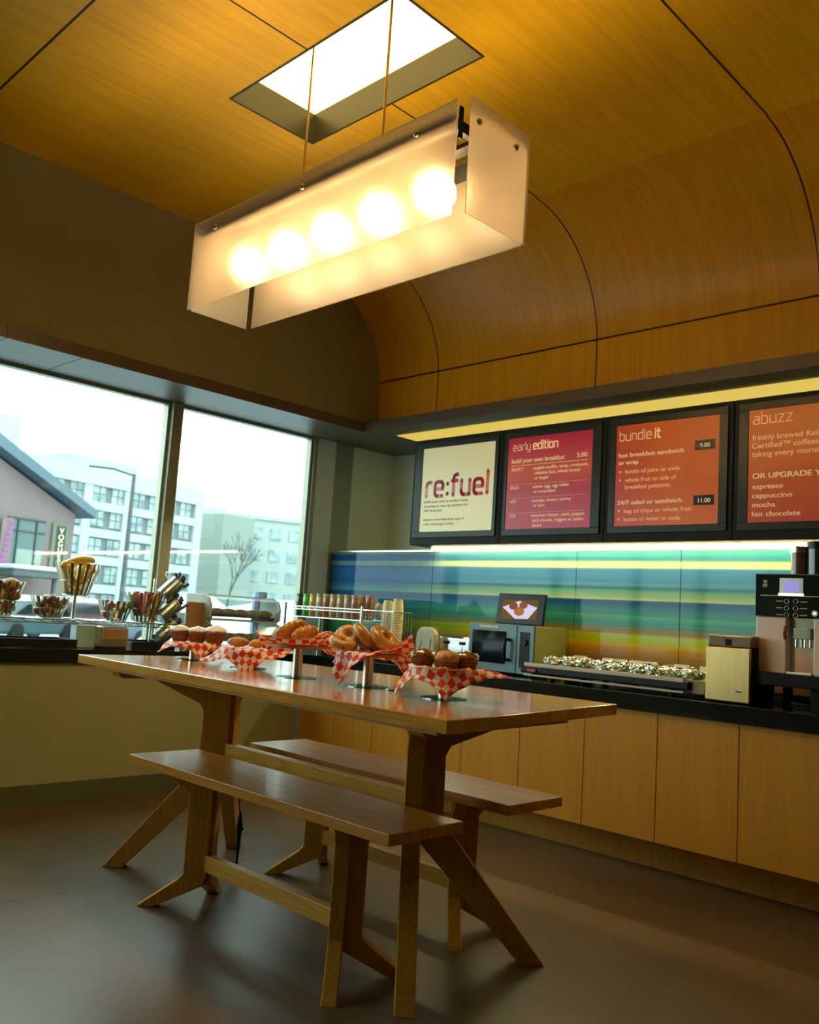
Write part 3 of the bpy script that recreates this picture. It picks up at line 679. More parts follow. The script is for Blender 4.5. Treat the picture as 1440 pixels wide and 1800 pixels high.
for z, hh in ((.494, .003), (.373, .0012), (.288, .0012), (.192, .0012)): b.box(.03, .60, Y0 - .0005, Y0 + .0005, z, z + hh)
b.out('divider_lines', 'txt', t)
rows = [(.462, 'SELECT', ['english muffin, wrap, croissant,', 'ciabatta bun, wheat bread', 'or bagel'], [.40, .33, .10]), (.345, 'EGGS', ['whole egg, egg white', 'or scrambled'], [.27, .16]),
        (.258, 'ADD', ['sausage, bacon, turkey', 'or ham'], [.29, .085]), (.165, 'TOP', ['american cheese, swiss, pepper', 'jack cheese, veggies or pesto', 'sauce'], [.39, .37, .07])]
for z, h, ls, ws in rows:
    text(h, .035, Y0, z, .027, 'txt', t, 'menu_lettering', width=.019 * len(h) * .85, bold=.0006)
    for k, (l, w) in enumerate(zip(ls, ws)): text(l, .205 + (.012 if k else 0), Y0, z - k * .031, .028, 'txt', t, 'menu_lettering', width=w, bold=.0008)
t = boards[2]
strokes('bundle', .022, .585, .038, .20, .0045, 'txt', t, 'heading'); strokes('it', .245, .585, .038, .033, .009, 'txt', t, 'heading')
for z, s, w in ((.488, 'hot breakfast sandwich', .40), (.445, 'or wrap', .125), (.213, '24/7 salad or sandwich', .395)): text(s, .02, Y0, z, .036, 'txt', t, 'menu_lettering', width=w, bold=.0012)
for z, s, w, p in ((.392, 'bottle of juice or soda', .335, 1), (.343, 'whole fruit or side of', .315, 1), (.303, 'breakfast potatoes', .28, 0), (.165, 'bag of chips or whole fruit', .41, 1), (.118, 'bottle of water or soda', .345, 1)):
    text(s, .065, Y0, z, .034, 'txtdim', t, 'menu_lettering', width=w)
    if p: text('+', .022, Y0, z, .034, 'txt', t, 'menu_lettering', bold=.001)
for z, s in ((.505, '9.00'), (.205, '11.00')):
    B().box(.485, .60, Y0 - .0006, Y0 + .0006, z - .013, z + .040).out('price_box', 'bmid', t)
    text(s, .5425, Y0 - .0012, z, .034, 'txt', t, 'price', width=None, bold=.0008, align='CENTER')
t = boards[3]
strokes('abuzz', .022, .600, .040, .20, .0045, 'txtdim', t, 'heading')
for k, (s, w) in enumerate((('freshly brewed Rainforest Alliance', .59), ('Certified\u2122 coffees and teas for', .55), ('taking every morning', .37))): text(s, .02, Y0, .515 - k * .043, .040, 'txtdim', t, 'menu_lettering', width=w)
text('OR UPGRADE YOUR DRINK', .025, Y0, .315, .040, 'txt', t, 'menu_lettering', width=.60, bold=.001)
for k, (s, w) in enumerate((('espresso', .155), ('cappuccino', .20), ('mocha', .118), ('hot chocolate', .24))): text(s, .025, Y0, .262 - k * .047, .036, 'txt', t, 'menu_lettering', width=w, bold=.0004)

# ================================================================== PASTRY STANDS ON THE TABLE
RT = Vector((.717, .697, 0)); TW = Vector((.697, -.717, 0))   # to the right / towards the room's open side
def at(c, r, tw, z): return Vector((c[0], c[1], 0)) + RT * r + TW * tw + Vector((0, 0, z))
TT = .907
def stand(name_lab, c, zt, rp, shape='flat'):
    t = thing('pastry_stand', name_lab, 'stand', (c[0], c[1], TT), 0, 'pastry stands in a row on the table')
    h = zt - TT
    B().lathe([(.078, 0), (.078, .003)], 40).out('base_disc', 'discglass', t)
    b = B(); b.lathe([(.0195, .003), (.0195, h - .012)], 28); auto_smooth(b.out('pole', 'steel', t), 40)
    if shape == 'flat':
        b = B(); b.lathe([(.0, h - .012), (rp * .97, h - .012), (rp, h - .008), (rp, h - .001), (rp * .98, h), (0, h)], 48); auto_smooth(b.out('plate', 'plate_wood', t), 35)
    else:
        b = B(); b.lathe([(0, h - .012), (rp * .72, h - .012), (rp * .95, h - .002), (rp * 1.08, h + .006), (rp * 1.06, h + .011), (rp * .9, h + .002), (rp * .70, h - .006), (0, h - .006)], 48); auto_smooth(b.out('plate', M['cream_dish'], t), 50)
    return t
M['cream_dish'] = mat('cream_dish', (.62, .45, .24), .3)
def paper(label, c, z, half, rp, ang, droops, rim=0.0, lift=None, seed=0):
    """square sheet of checked paper over a round plate; droops = angle of hang per corner (deg)"""
    n = 34; bm = bmesh.new(); uvl = bm.loops.layers.uv.new('UVMap'); V = []; UV = {}
    off = Vector((seed * 7.3, seed * 3.1, 0))
    for i in range(n + 1):
        row = []
        for j in range(n + 1):
            u = (i / n * 2 - 1) * half; v = (j / n * 2 - 1) * half
            r = math.hypot(u, v); a = math.atan2(v, u)
            # corners are at 45+90k in local axes
            k = ((a - PI / 4) / (PI / 2)) % 4; k0 = int(k) % 4; fr = k - int(k)
            s = fr * fr * (3 - 2 * fr); d = droops[k0] * (1 - s) + droops[(k0 + 1) % 4] * s
            wav = noise.noise(Vector((math.cos(a) * 2.2, math.sin(a) * 2.2, 0)) + off) * 22
            ex = max(0.0, r - rp * .96); bend = math.radians(d + wav) * min(1, ex / .03 + .0)
            rad = min(r, rp * .96) + ex * math.cos(bend); zz = z + .002 - ex * math.sin(bend) + (rim * min(1, (r / rp) ** 4) if r <= rp else rim)
            if lift and ex > 0: zz += 0
            zz += noise.noise(Vector((u * 26, v * 26, seed))) * .0045 * (1 if r > rp * .4 else .3) * (2.2 if ex > 0 else 1) + .0015
            if r <= rp: zz = max(zz, z + .0015 + rim * min(1, (r / rp) ** 4))
            aa = a + ang - PI / 4
            vv = bm.verts.new((rad * math.cos(aa), rad * math.sin(aa), zz - z)); UV[vv] = (u, v); row.append(vv)
        V.append(row)
    for i in range(n):
        for j in range(n):
            f = bm.faces.new((V[i][j], V[i + 1][j], V[i + 1][j + 1], V[i][j + 1])); f.smooth = True
            for l in f.loops: p = UV[l.vert]; l[uvl].uv = (p[0] / .0265 + 50.5, p[1] / .0265 + 50.5)
    me = bpy.data.meshes.new('checked_paper'); bm.to_mesh(me); bm.free()
    o = bpy.data.objects.new('checked_paper', me); COL.objects.link(o); me.materials.append(M['check']); o.location = (c[0], c[1], z)
    sd = o.modifiers.new('thick', 'SOLIDIFY'); sd.thickness = .0006; sd.offset = 1
    return tag(o, label, 'paper', 'red checked papers on the stands')

def muffin(label, loc, style='dark', s=1.0, grp=None, rz=0):
    t = thing('muffin', label, 'muffin', loc, rz, grp); t.scale = (s, s, s)
    b = B(); b.lathe([(.026, 0), (.038, .034), (.036, .034)], 48, flute=1, fl_amp=.09); b.out('paper_case', 'wrap', t)
    b = B(); b.lathe([(.035, .032), (.042, .036), (.045, .042), (.041, .053), (.030, .062), (.014, .067), (0, .068)], 28)
    for v in b.bm.verts: v.co += v.co.normalized() * .006 * noise.noise(v.co * 70 + Vector((rz, 0, 0)))
    b.out('muffin_top', {'dark': 'gloss_muff', 'nut': 'nut_muff', 'iced': 'muff'}[style], t, smooth=True)
    if style == 'iced':
        b = B(); b.lathe([(.0458, .047), (.043, .0565), (.031, .066), (.014, .0715), (0, .073)], 28)
        for v in b.bm.verts:
            v.co.z += .006 * noise.noise(v.co * 50 + Vector((rz * 3, 0, 0)))
        b.out('icing', 'icing', t, smooth=True)
    return t
def bagel(label, loc, m='bagel', rot=(0, 0, 0), R=.038, r=.023, grp=None, name='bagel', cat='bagel', sc=(1, 1, .85), amp=.002):
    b = B(); n1, n2 = 32, 16; V = []
    sd = random.random() * 30
    for i in range(n1):
        a = 2 * PI * i / n1; row = []
        for j in range(n2):
            q = 2 * PI * j / n2; rr = r + amp * noise.noise(Vector((math.cos(a) * 2, math.sin(a) * 2, sd)))
            row.append(b.bm.verts.new(((R + rr * math.cos(q)) * math.cos(a) * sc[0], (R + rr * math.cos(q)) * math.sin(a) * sc[1], rr * math.sin(q) * sc[2])))
        V.append(row)
    for i in range(n1):
        for j in range(n2): b.bm.faces.new((V[i][j], V[(i + 1) % n1][j], V[(i + 1) % n1][(j + 1) % n2], V[i][(j + 1) % n2]))
    return tag(b.out(name, m, None, loc, rot, smooth=True), label, cat, grp)
def roll(label, p0, p1, r, m='crois', grp=None, name='croissant', cat='pastry', bend=.0, ribs=6, flat=.85):
    p0, p1 = Vector(p0), Vector(p1); d = p1 - p0; Ln = d.length; k = 26; pts = []; rad = []
    side = d.cross(Vector((0, 0, 1))).normalized()
    for i in range(k):
        t = i / (k - 1); e = math.sin(PI * min(max(t, .0), 1)) ** .45 if 0 < t < 1 else .12
        pts.append(Vector((0, 0, 0)) + d * (t - .5) + side * bend * math.sin(PI * t)); rad.append(max(.15 * r, r * e * (1 + .07 * math.sin(t * ribs * 2 * PI))))
    b = B(); b.tube(pts, rad, 16)
    return tag(b.out(name, m, None, (p0 + p1) / 2, smooth=True), label, cat, grp)

PC = [(1.331, -2.653), (1.793, -2.669), (2.210, -2.735), (2.570, -2.690), (2.965, -2.706)]
PZ = [.985, .990, 1.035, 1.032, 1.003]
slabs = ['pastry stand with white iced muffins, farthest from the viewer', 'short pastry stand with brown rolls, second from the window', 'tall pastry stand with croissants, in the middle of the row',
         'tall pastry stand with bagels', 'pastry stand with dark glazed muffins, at the near end of the table']
for i in range(5): stand(slabs[i], PC[i], PZ[i], .115 if i != 4 else .118, 'flat' if i != 4 else 'dish')
fa = math.atan2(-.717, .697)    # direction towards the viewer's side
paper('red checked paper under the white iced muffins', PC[0], PZ[0], .135, .115, fa + math.radians(-62), [45, 60, 70, 28], seed=1)
paper('red checked paper under the brown rolls', PC[1], PZ[1], .165, .115, fa + math.radians(5), [70, 10, 50, 40], seed=2)
paper('red checked paper under the croissants', PC[2], PZ[2], .150, .115, fa + math.radians(40), [-40, 30, 40, -25], seed=3)
paper('red checked paper under the bagels', PC[3], PZ[3], .165, .115, fa + math.radians(-42), [66, -38, 40, 55], seed=4)
paper('red checked paper under the dark glazed muffins', PC[4], PZ[4], .165, .118, fa + math.radians(0), [58, 14, 30, 62], rim=.008, seed=5)

g1 = 'white iced muffins on the far stand'
Z = PZ[0] + .004
muffin('white iced muffin, left of the three on the far stand', at(PC[0], -.075, -.01, Z), 'iced', 1.05, g1, .3)
muffin('white iced muffin, middle of the three on the far stand', at(PC[0], .010, .0, Z), 'iced', 1.05, g1, 1.4)
muffin('white iced muffin, right of the three on the far stand', at(PC[0], .098, .012, Z), 'iced', 1.15, g1, 2.2)
Z = PZ[1] + .004
roll('long golden pastry roll on the short stand, beside the iced muffins', at(PC[1], -.10, .0, Z + .022), at(PC[1], .0, .01, Z + .024), .021, 'crois', 'rolls on the short stand', 'pastry_roll')
roll('short golden roll on the short stand, against the lifted paper', at(PC[1], -.005, -.02, Z + .02), at(PC[1], .06, -.01, Z + .02), .019, 'orange_roll', 'rolls on the short stand', 'pastry_roll')
Z = PZ[2] + .004
gC = 'croissants on the middle stand'
roll('long glazed croissant leaning up on the middle stand', at(PC[2], -.098, .0, Z + .028), at(PC[2], .018, -.02, Z + .088), .026, 'crois', gC)
roll('flaky croissant right of the leaning one on the middle stand', at(PC[2], -.03, .02, Z + .028), at(PC[2], .072, -.01, Z + .058), .030, 'crois', gC, bend=.01)
roll('small curled croissant at the right edge of the middle stand', at(PC[2], .06, .03, Z + .024), at(PC[2], .135, -.02, Z + .040), .024, 'crois', gC, bend=.02)
roll('croissant lying at the back of the middle stand', at(PC[2], -.09, -.05, Z + .024), at(PC[2], .02, -.07, Z + .03), .025, 'crois', gC, bend=.01)
Z = PZ[3] + .004
gB = 'bagels on the tall near stand'
bagel('speckled chocolate chip bagel lying flat at the left of the bagels', at(PC[3], -.098, .03, Z + .026), 'chip', (.15, .25, .4), grp=gB, R=.034, r=.021)
bagel('speckled chocolate chip bagel propped on the other chip bagel', at(PC[3], -.082, -.035, Z + .052), 'chip', (.5, .5, 0), grp=gB, R=.034, r=.021)
ang = math.atan2(RT.y, RT.x)
bagel('plain golden bagel leaning in the middle of the bagels', at(PC[3], -.020, -.0, Z + .052), 'bagel', (0, math.radians(48), ang), grp=gB, R=.037, r=.024)
bagel('large golden bagel leaning at the front right of the bagels', at(PC[3], .055, .02, Z + .048), 'bagel', (math.radians(20), math.radians(38), ang), grp=gB, R=.040, r=.025)
bagel('plain bagel resting behind the leaning ones', at(PC[3], .0, -.07, Z + .026), 'bagel', (0, .15, 0), grp=gB, R=.035, r=.022)
roll('bright orange roll at the right edge of the bagel stand', at(PC[3], .075, -.02, Z + .022), at(PC[3], .145, .0, Z + .022), .021, 'orange_roll', None, 'pastry_roll')
Z = PZ[4] - .002
gM = 'glazed muffins on the near stand'
muffin('dark glazed muffin at the left of the near stand', at(PC[4], -.078, -.005, Z), 'dark', .98, gM, .2)
muffin('nut topped muffin at the front of the near stand', at(PC[4], .002, .035, Z - .001), 'nut', .98, gM, .9)
muffin('dark glazed muffin at the right of the near stand', at(PC[4], .070, -.015, Z), 'dark', .98, gM, 2)
muffin('dark glazed muffin at the back of the near stand', at(PC[4], -.003, -.062, Z), 'dark', .98, gM, 3)

# ================================================================== RIGHT COUNTER
# ---- microwave
t = thing('microwave', 'grey microwave with black door on the counter', 'microwave', (1.57, -.48, CTOP))
B().box(-.25, .25, -.155, .17, .012, .30).out('body', 'mwside', t, bevel=.004)
b = B(); b.box(-.252, .125, -.172, -.156, .012, .302); b.out('door', 'mwgrey', t, bevel=.004)
B().box(-.222, .045, -.1745, -.1725, .062, .258).out('door_window', 'dglass', t)
b = B(); b.tube([(.065, -.172, .21), (.065, -.205, .215), (.065, -.215, .16), (.065, -.205, .085), (.065, -.172, .09)], .011, 10); b.out('handle', 'blackp', t, smooth=True)
B().box(.128, .252, -.172, -.156, .012, .302).out('control_panel', 'mwgrey', t, bevel=.003)
B().box(.150, .222, -.1745, -.1725, .05, .262).out('keypad', 'blackp', t)
b = B(); b.tube([(.186, -.174, .2), (.186, -.186, .2)], .02, 20); b.out('timer_knob', 'blackp', t)
B().box(-.165, -.02, -.1745, -.172, .275, .29).out('name_strip', 'card', t)
B().box(-.218, -.17, -.1755, -.1745, .068, .108).out('sticker', 'white', t)
for x in (-.2, .2):
    for y in (-.12, .12): B().lathe([(.015, 0), (.015, .012)], 12, (x, y, 0)).out('foot', 'blackp', t)
# ---- tablet screen
t = thing('tablet_screen', 'black tablet showing a picture of pastries, standing on the microwave', 'screen', (1.59, -.50, CTOP + .301))
q = Matrix.Rotation(math.radians(-8), 4, 'X')
B().box(-.185, .185, -.01, .01, .003, .198, q).out('casing', 'blackp', t, bevel=.006)
B().box(-.140, .135, -.0118, -.0105, .035, .158, q).out('display', emis('display_brown', (.30, .17, .05), .5), t)
b = B(); b.prism([(-.138, .108), (-.01, .152), (.132, .112), (.07, .04), (-.03, .038)], (0, -.0123, 0), (1, 0, 0), (0, 0, 1), (0, 1, 0), .0006); bmesh.ops.transform(b.bm, matrix=q, verts=b.bm.verts[:]); b.out('pictured_napkin', emis('display_lilac', (.72, .68, .92), .95), t)
for x, z, r, cc in ((-.052, .118, .034, (.30, .10, .04)), (.025, .125, .032, (.33, .11, .04)), (-.003, .085, .040, (.50, .20, .05))):
    b = B(); b.lathe([(0, 0), (r, 0), (r, .0006), (0, .0006)], 24, mtx=q @ Matrix.Translation((x, -.0128, z)) @ Matrix.Rotation(PI / 2, 4, 'X') @ Matrix.Diagonal((1, .72, 1, 1))); b.out('pictured_pastry', emis('display_cookie', cc, .8), t)
b = B(); b.box(-.05, .05, .01, .08, .0, .006); b.box(-.04, .04, .02, .03, .0, .10); b.out('rest', 'blackp', t)
# ---- slicer and toaster
t = thing('bagel_slicer', 'cream upright loop shaped bagel slicer beside the toaster', 'slicer', (.93, -.62, CTOP))
b = B(); b.prism([(-.085, .0), (.085, .0), (.088, .16), (.082, .205), (.06, .238), (.03, .25), (-.03, .25), (-.06, .238), (-.082, .205), (-.088, .16)], (0, 0, 0), (1, 0, 0), (0, 0, 1), (0, 1, 0), .05)
o = b.out('body', 'cream', t, bevel=.012, bseg=3)
b = B(); b.prism([(-.055, .12), (-.012, .085), (-.01, .04), (.01, .04), (.012, .085), (.055, .12), (.058, .17), (.045, .205), (.02, .218), (-.02, .218), (-.045, .205), (-.058, .17)], (0, -.0255, 0), (1, 0, 0), (0, 0, 1), (0, 1, 0), .003); b.out('slot', M['grey'], t)
b = B(); b.prism([(-.05, .10), (-.03, .13), (-.035, .17), (-.055, .17)], (0, -.028, 0), (1, 0, 0), (0, 0, 1), (0, 1, 0), .006); b.prism([(.05, .10), (.03, .13), (.035, .17), (.055, .17)], (0, -.028, 0), (1, 0, 0), (0, 0, 1), (0, 1, 0), .006); b.out('guide', 'cream', t, bevel=.002)
t = thing('toaster', 'chrome toaster with two black knobs behind the near muffins', 'toaster', (1.135, -.47, CTOP))
B().box(-.15, .15, -.10, .12, .012, .20).out('body', 'chrome', t, bevel=.02, bseg=4)
b = B()
for x in (-.075, .06): b.box(x - .018, x + .018, -.115, -.10, .15, .17)
b.out('lever', 'blackp', t, bevel=.004)
b = B()
for x in (-.075, .06): b.box(x - .002, x + .002, -.1015, -.0995, .03, .15)
b.out('lever_slot', 'blackp', t)
b = B(); b.box(-.12, .12, -.05, -.025, .199, .2015); b.box(-.12, .12, .03, .055, .199, .2015); b.out('bread_slot', 'blackp', t)
b = B(); b.box(-.14, .14, -.09, .11, 0, .014); b.out('foot', 'blackp', t)

# ---- warmer with foil sandwiches
t = thing('warming_shelf', 'black heated shelf with pale front rails holding foil wrapped sandwiches', 'food warmer', (2.395, -.61, CTOP))
B().box(-.545, .49, -.20, .24, .035, .078).out('body', 'blackp', t, bevel=.008)
B().box(-.53, .565, -.17, .25, .079, .084).out('hot_plate', mat('hot_plate', (.32, .40, .12), .3), t)
B().box(-.51, .47, -.212, -.198, .072, .094).out('front_rail', M['railpaint'] if 'railpaint' in M else mat('pale_rail', (.62, .50, .34), .35), t, bevel=.003)
B().box(-.51, .47, -.212, -.204, .020, .030).out('lower_rail', mat('pale_rail_low', (.62, .50, .34), .35), t, bevel=.002)
B().box(.492, .565, -.17, .25, .02, .078).out('end_cap', mat('end_cap', (.30, .28, .14), .4), t, bevel=.006)
B().box(-.485, -.43, -.2145, -.2125, .045, .060).out('badge', 'red', t)
for x in (-.36, .38):
    for y in (-.15, .18): B().lathe([(.018, 0), (.022, .036)], 14, (x, y, 0)).out('foot', 'blackp', t)
def foil(label, loc, rz, s=(1, 1, 1)):
    b = B(); b.ico((0, 0, 0), .05, 4, (1.15 * s[0], .8 * s[1], .52 * s[2]), .0)
    off = Vector((random.random() * 40, random.random() * 40, 0))
    for v in b.bm.verts:
        d = v.co.normalized(); v.co += d * (.012 * noise.noise(v.co * 45 + off) + .010 * noise.noise(v.co * 120 + off))
        v.co.z = max(v.co.z, -.024)
    o = b.out('foil_sandwich', 'foil', None, loc, (0, 0, rz)); return tag(o, label, 'wrapped sandwich', 'foil wrapped sandwiches on the warming shelf')
pl = ['first', 'second', 'third', 'fourth', 'fifth', 'sixth', 'seventh', 'eighth', 'ninth']
for k in range(9):
    foil('silver foil wrapped sandwich in the front row, %s from the microwave' % pl[k], (1.995 + k * .108, -.70 + .012 * (k % 2), CTOP + .111), random.uniform(-.5, .5), (1 + .1 * random.random(), 1, 1.0))
for k in range(7):
    foil('silver foil wrapped sandwich in the back row, %s from the microwave' % pl[k], (2.02 + k * .125, -.575 + .012 * (k % 2), CTOP + .113), random.uniform(-.5, .5), (1, 1, 1.05))
for k, x in enumerate((2.00, 2.20, 2.27, 2.38, 2.46, 2.65, 2.80)):
    t2 = thing('price_card', 'cream tent card behind the foil sandwiches, %s from the microwave' % pl[k], 'card', (x, -.425, CTOP + .084), 0, 'tent cards behind the foil sandwiches')
    B().prism([(-.025, 0), (0, .062), (.025, 0), (.022, 0), (0, .057), (-.022, 0)], (0, 0, 0), (0, 1, 0), (0, 0, 1), (1, 0, 0), .088).out('card_fold', 'card', t2)
    B().box(-.018, -.004, -.0165, -.0155, .022, .030, Matrix.Translation((0, .002, 0))).out('printed_mark', 'red', t2)

# ---- stainless bin
t = thing('countertop_bin', 'brushed steel countertop bin with grey lid beside the coffee machine', 'bin', (3.098, -.69, CTOP))
B().box(-.108, .108, -.135, .14, .008, .268).out('body', 'blackm', t, bevel=.004)
B().box(-.110, .110, -.152, -.136, .006, .262).out('front_panel', 'gold_steel', t, bevel=.006)
b = B(); b.prism([(-.142, .264), (-.136, .312), (-.12, .320), (.14, .325), (.14, .264)], (0, 0, 0), (0, 1, 0), (0, 0, 1), (1, 0, 0), .212); b.out('lid', mat('lid_brown', (.17, .14, .07), .35), t, bevel=.005)
B().box(-.02, .012, -.1435, -.138, .270, .302).out('lid_catch', 'blackm', t, bevel=.002)
b = B()
for i in range(24): pass
b.lathe([(0, 0), (.021, 0), (.021, .0015), (0, .0015)], 24, mtx=Matrix.Translation((.055, -.1525, .058)) @ Matrix.Rotation(PI / 2, 4, 'X') @ Matrix.Diagonal((1, .42, 1, 1))); b.out('badge', 'steel', t)
text('KIRBI', .055, -.1545, .054, .012, 'blackm', t, 'badge_lettering', align='CENTER', bold=.0004)

# ---- coffee machine on its stand
t = thing('machine_stand', 'black stand with legs under the coffee machine', 'stand', (3.55, -.60, CTOP))
B().box(-.365, .42, -.20, .24, .10, .158).out('shelf', 'blackm', t, bevel=.004)
for x, y in ((-.33, -.14), (-.08, -.14), (-.33, .18), (.30, -.14), (.30, .18)): B().box(x - .018, x + .018, y - .018, y + .018, 0, .10).out('leg', 'blackm', t)
t = thing('coffee_machine', 'bean to cup coffee machine with black display panel and white sides', 'coffee machine', (3.395, -.56, CTOP + .158))
B().box(-.205, .205, -.12, .20, 0, .46).out('body', 'blackp', t, bevel=.004)
pink = mat('glossy_white_side', (.92, .72, .60), .15)
B().box(-.205, -.062, -.185, -.121, .0, .262).out('side_panel', pink, t, bevel=.006)
B().box(.062, .205, -.185, -.121, .0, .262).out('side_panel', pink, t, bevel=.006)
B().box(-.208, .208, -.195, -.121, .264, .465).out('control_panel', M['dglass'], t, bevel=.004)
B().box(-.180, .178, -.1965, -.1955, .360, .363).out('trim_line', mat('brass_line', (.45, .38, .12), .3, 1), t)
B().box(-.090, .018, -.1975, -.1955, .372, .445).out('display_frame', 'steel', t)
B().box(-.072, .0, -.1985, -.1978, .382, .428).out('display', emis('lavender_display', (.36, .33, .80), .9), t)
B().box(-.095, .022, -.2, -.1975, .362, .374).out('display_glow_bar', emis('white_display_bar', (1, 1, .8), 1.5), t)
for x in (-.056, -.014):
    for z in (.336, .304, .272):
        b = B(); b.tube([(x + .0105 * math.cos(a), -.1975, z + .0105 * math.sin(a)) for a in [2 * PI * k / 20 for k in range(20)]], .0016, 6, closed=True); b.out('button', M['steel'], t)
b = B(); b.tube([(.072, -.196, .285), (.072, -.199, .285)], .014, 20); bt = b.out('power_button', 'steel', t); B().box(.066, .078, -.2005, -.199, .280, .290).out('button_light', emis('button_white', (1, 1, 1), 1.2), bt)
gd = mat('gold_print', (.5, .42, .2), .4, .5)
text('W', -.168, -.197, .418, .026, gd, t, 'emblem', width=.020, bold=.001); text('MF', -.169, -.197, .400, .024, gd, t, 'emblem', width=.022, bold=.001)
for z in (.334, .303, .271):
    B().box(-.105, -.075, -.1967, -.1957, z, z + .004).out('printed_label', gd, t); B().box(.004, .038, -.1967, -.1957, z, z + .004).out('printed_label', gd, t)
B().box(-.060, .060, -.128, -.1205, .0, .262).out('alcove_back', 'chrome', t)
b = B(); b.box(-.035, .035, -.17, -.13, .165, .215); b.tube([(-.02, -.165, .165), (-.02, -.165, .125)], .008, 10); b.tube([(.02, -.165, .165), (.02, -.165, .125)], .008, 10); b.out('spout', 'chrome', t, bevel=.002)
B().box(-.058, .058, -.19, -.13, .0, .012).out('drip_tray', 'steel', t, bevel=.002)
b = B(); b.tube([(-.067, -.18, .22), (-.067, -.19, .19), (-.067, -.18, .16)], .008, 8); b.out('milk_hose', 'red', t)
for i, (x, r, h, mm) in enumerate(((-.075, .038, .145, 'brown_beans'), (.02, .055, .165, 'black_beans'), (.135, .045, .155, 'brown_beans'))):
    c = mat(mm, (.14, .06, .03) if i != 1 else (.02, .016, .012), .25, coat=.8)
    g = B(); g.lathe([(r, 0), (r, h * .8)], 32, (x, 0, .466)); hp = auto_smooth(g.out('bean_hopper', c, t))
    g = B(); g.lathe([(r + .002, h * .8), (r + .002, h), (r - .01, h + .004), (0, h + .004)], 32, (x, 0, .466)); auto_smooth(g.out('hopper_lid', M['steel'] if i != 1 else M['blackp'], hp))
# ---- cable behind the stand
b = B(); b.tube([(3.25, -.45, CTOP + .006), (3.4, -.5, CTOP + .006), (3.6, -.42, CTOP + .006), (3.9, -.47, CTOP + .006)], .005, 8); tag(b.out('power_cable', 'blackp', smooth=True), 'black cable lying on the counter under the machine stand', 'cable')

# ---- wire rack with snacks in the corner
t = thing('wire_rack', 'chrome wire rack holding snack jars in the corner', 'rack', (.09, -.66, CTOP))
b = B()
for z in (.26, .335):
    for y in (-.18, .16): b.tube([(-.42, y, z), (.42, y, z)], .004, 6)
    for x in (-.42, .42): b.tube([(x, -.18, z), (x, .16, z)], .004, 6)
for k in range(24):
    x = -.42 + .84 * k / 24
    b.tube([(x, -.18, .335 if k % 2 else .315), (x + .035, -.18, .315 if k % 2 else .335)], .002, 5)
for k in range(22):
    x = -.40 + .80 * k / 21; b.tube([(x, -.18, .26), (x, .16, .26)], .0018, 5)
b.tube([(-.42, -.18, .315), (.42, -.18, .315)], .003, 6)
b.out('shelf', 'wire', t)
for x in (-.42, .42):
    for y in (-.18, .16): B().tube([(x, y, 0), (x, y, .36)], .009, 10).out('post', 'wire', t)
jc = [((.03, .03, .03), 'black'), ((.10, .42, .05), 'green'), ((.60, .33, .06), 'amber'), ((.55, .45, .28), 'cream'), ((.42, .12, .04), 'rust'), ((.55, .34, .18), 'tan'), ((.50, .30, .16), 'light brown'), ((.48, .36, .24), 'beige'), ((.36, .16, .08), 'brown')]
for k in range(9):
    c, cn = jc[k]; x = -.275 + k * .077
    for row, y in enumerate((-.585 - .16, -.66 + .05)):
        if row and k in (0,): continue
        tj = thing('snack_jar', '%s snack jar in the %s row of the wire rack' % (cn, 'front' if row == 0 else 'back'), 'jar', (x, y, CTOP + .265), 0, 'snack jars in the wire rack')
        hh = .165 if row == 0 else .175
        g = B(); g.lathe([(.030, 0), (.033, .01), (.033, hh - .022), (.030, hh - .015)], 20); auto_smooth(g.out('jar_body', mat('jar_%s' % cn.replace(' ', '_'), c, .25, coat=.5), tj))
        g = B(); g.lathe([(.034, hh - .015), (.034, hh), (0, hh)], 20); auto_smooth(g.out('lid', mat('lid_tan', (.42, .34, .20), .4) if k not in (0, 1) else mat('lid_dark', c, .3), tj))
        g = B(); g.lathe([(.0336, .04), (.0336, .11)], 20, cap=False); auto_smooth(g.out('paper_band', noisy('jar_band', tuple(min(1, q * 1.25 + .03) for q in c), tuple(q * .45 for q in c), 45, .5), tj))
for k, (x, y, c, nm, cn) in enumerate(((-.065, -.41, (.42, .05, .03), 'first', 'dark red'), (.015, -.42, (.50, .08, .03), 'second', 'bright red'), (.095, -.40, (.50, .36, .16), 'third', 'tan'), (.175, -.42, (.35, .07, .03), 'fourth', 'brown'))):
    tj = B(); w = .045
    tj.ico((0, 0, 0), .06, 3, (.72, .45, 1.15), .008, 20)
    for v in tj.bm.verts: v.co.z = max(min(v.co.z, .064), -.062)
    o = tj.out('snack_bag', noisy('bag_%s' % nm, c, (.62, .42, .2), 14, .3), None, (x + .12, y, CTOP + .335)); tag(o, '%s snack bag in a heap between the rack and the paper cups' % cn, 'snack bag', 'snack bags beside the paper cups')
# platform that carries the bags
t = thing('display_riser', 'low wire riser under the snack bags', 'riser', (.17, -.41, CTOP))
b = B()
for y in (-.07, .07): b.tube([(-.16, y, .268), (.16, y, .268)], .003, 6)
for k in range(9): b.tube([(-.16 + .04 * k, -.07, .268), (-.16 + .04 * k, .07, .268)], .002, 5)
for x in (-.16, .16):
    for y in (-.07, .07): b.tube([(x, y, 0), (x, y, .268)], .003, 6)
b.out('wire_frame', 'wire', t)
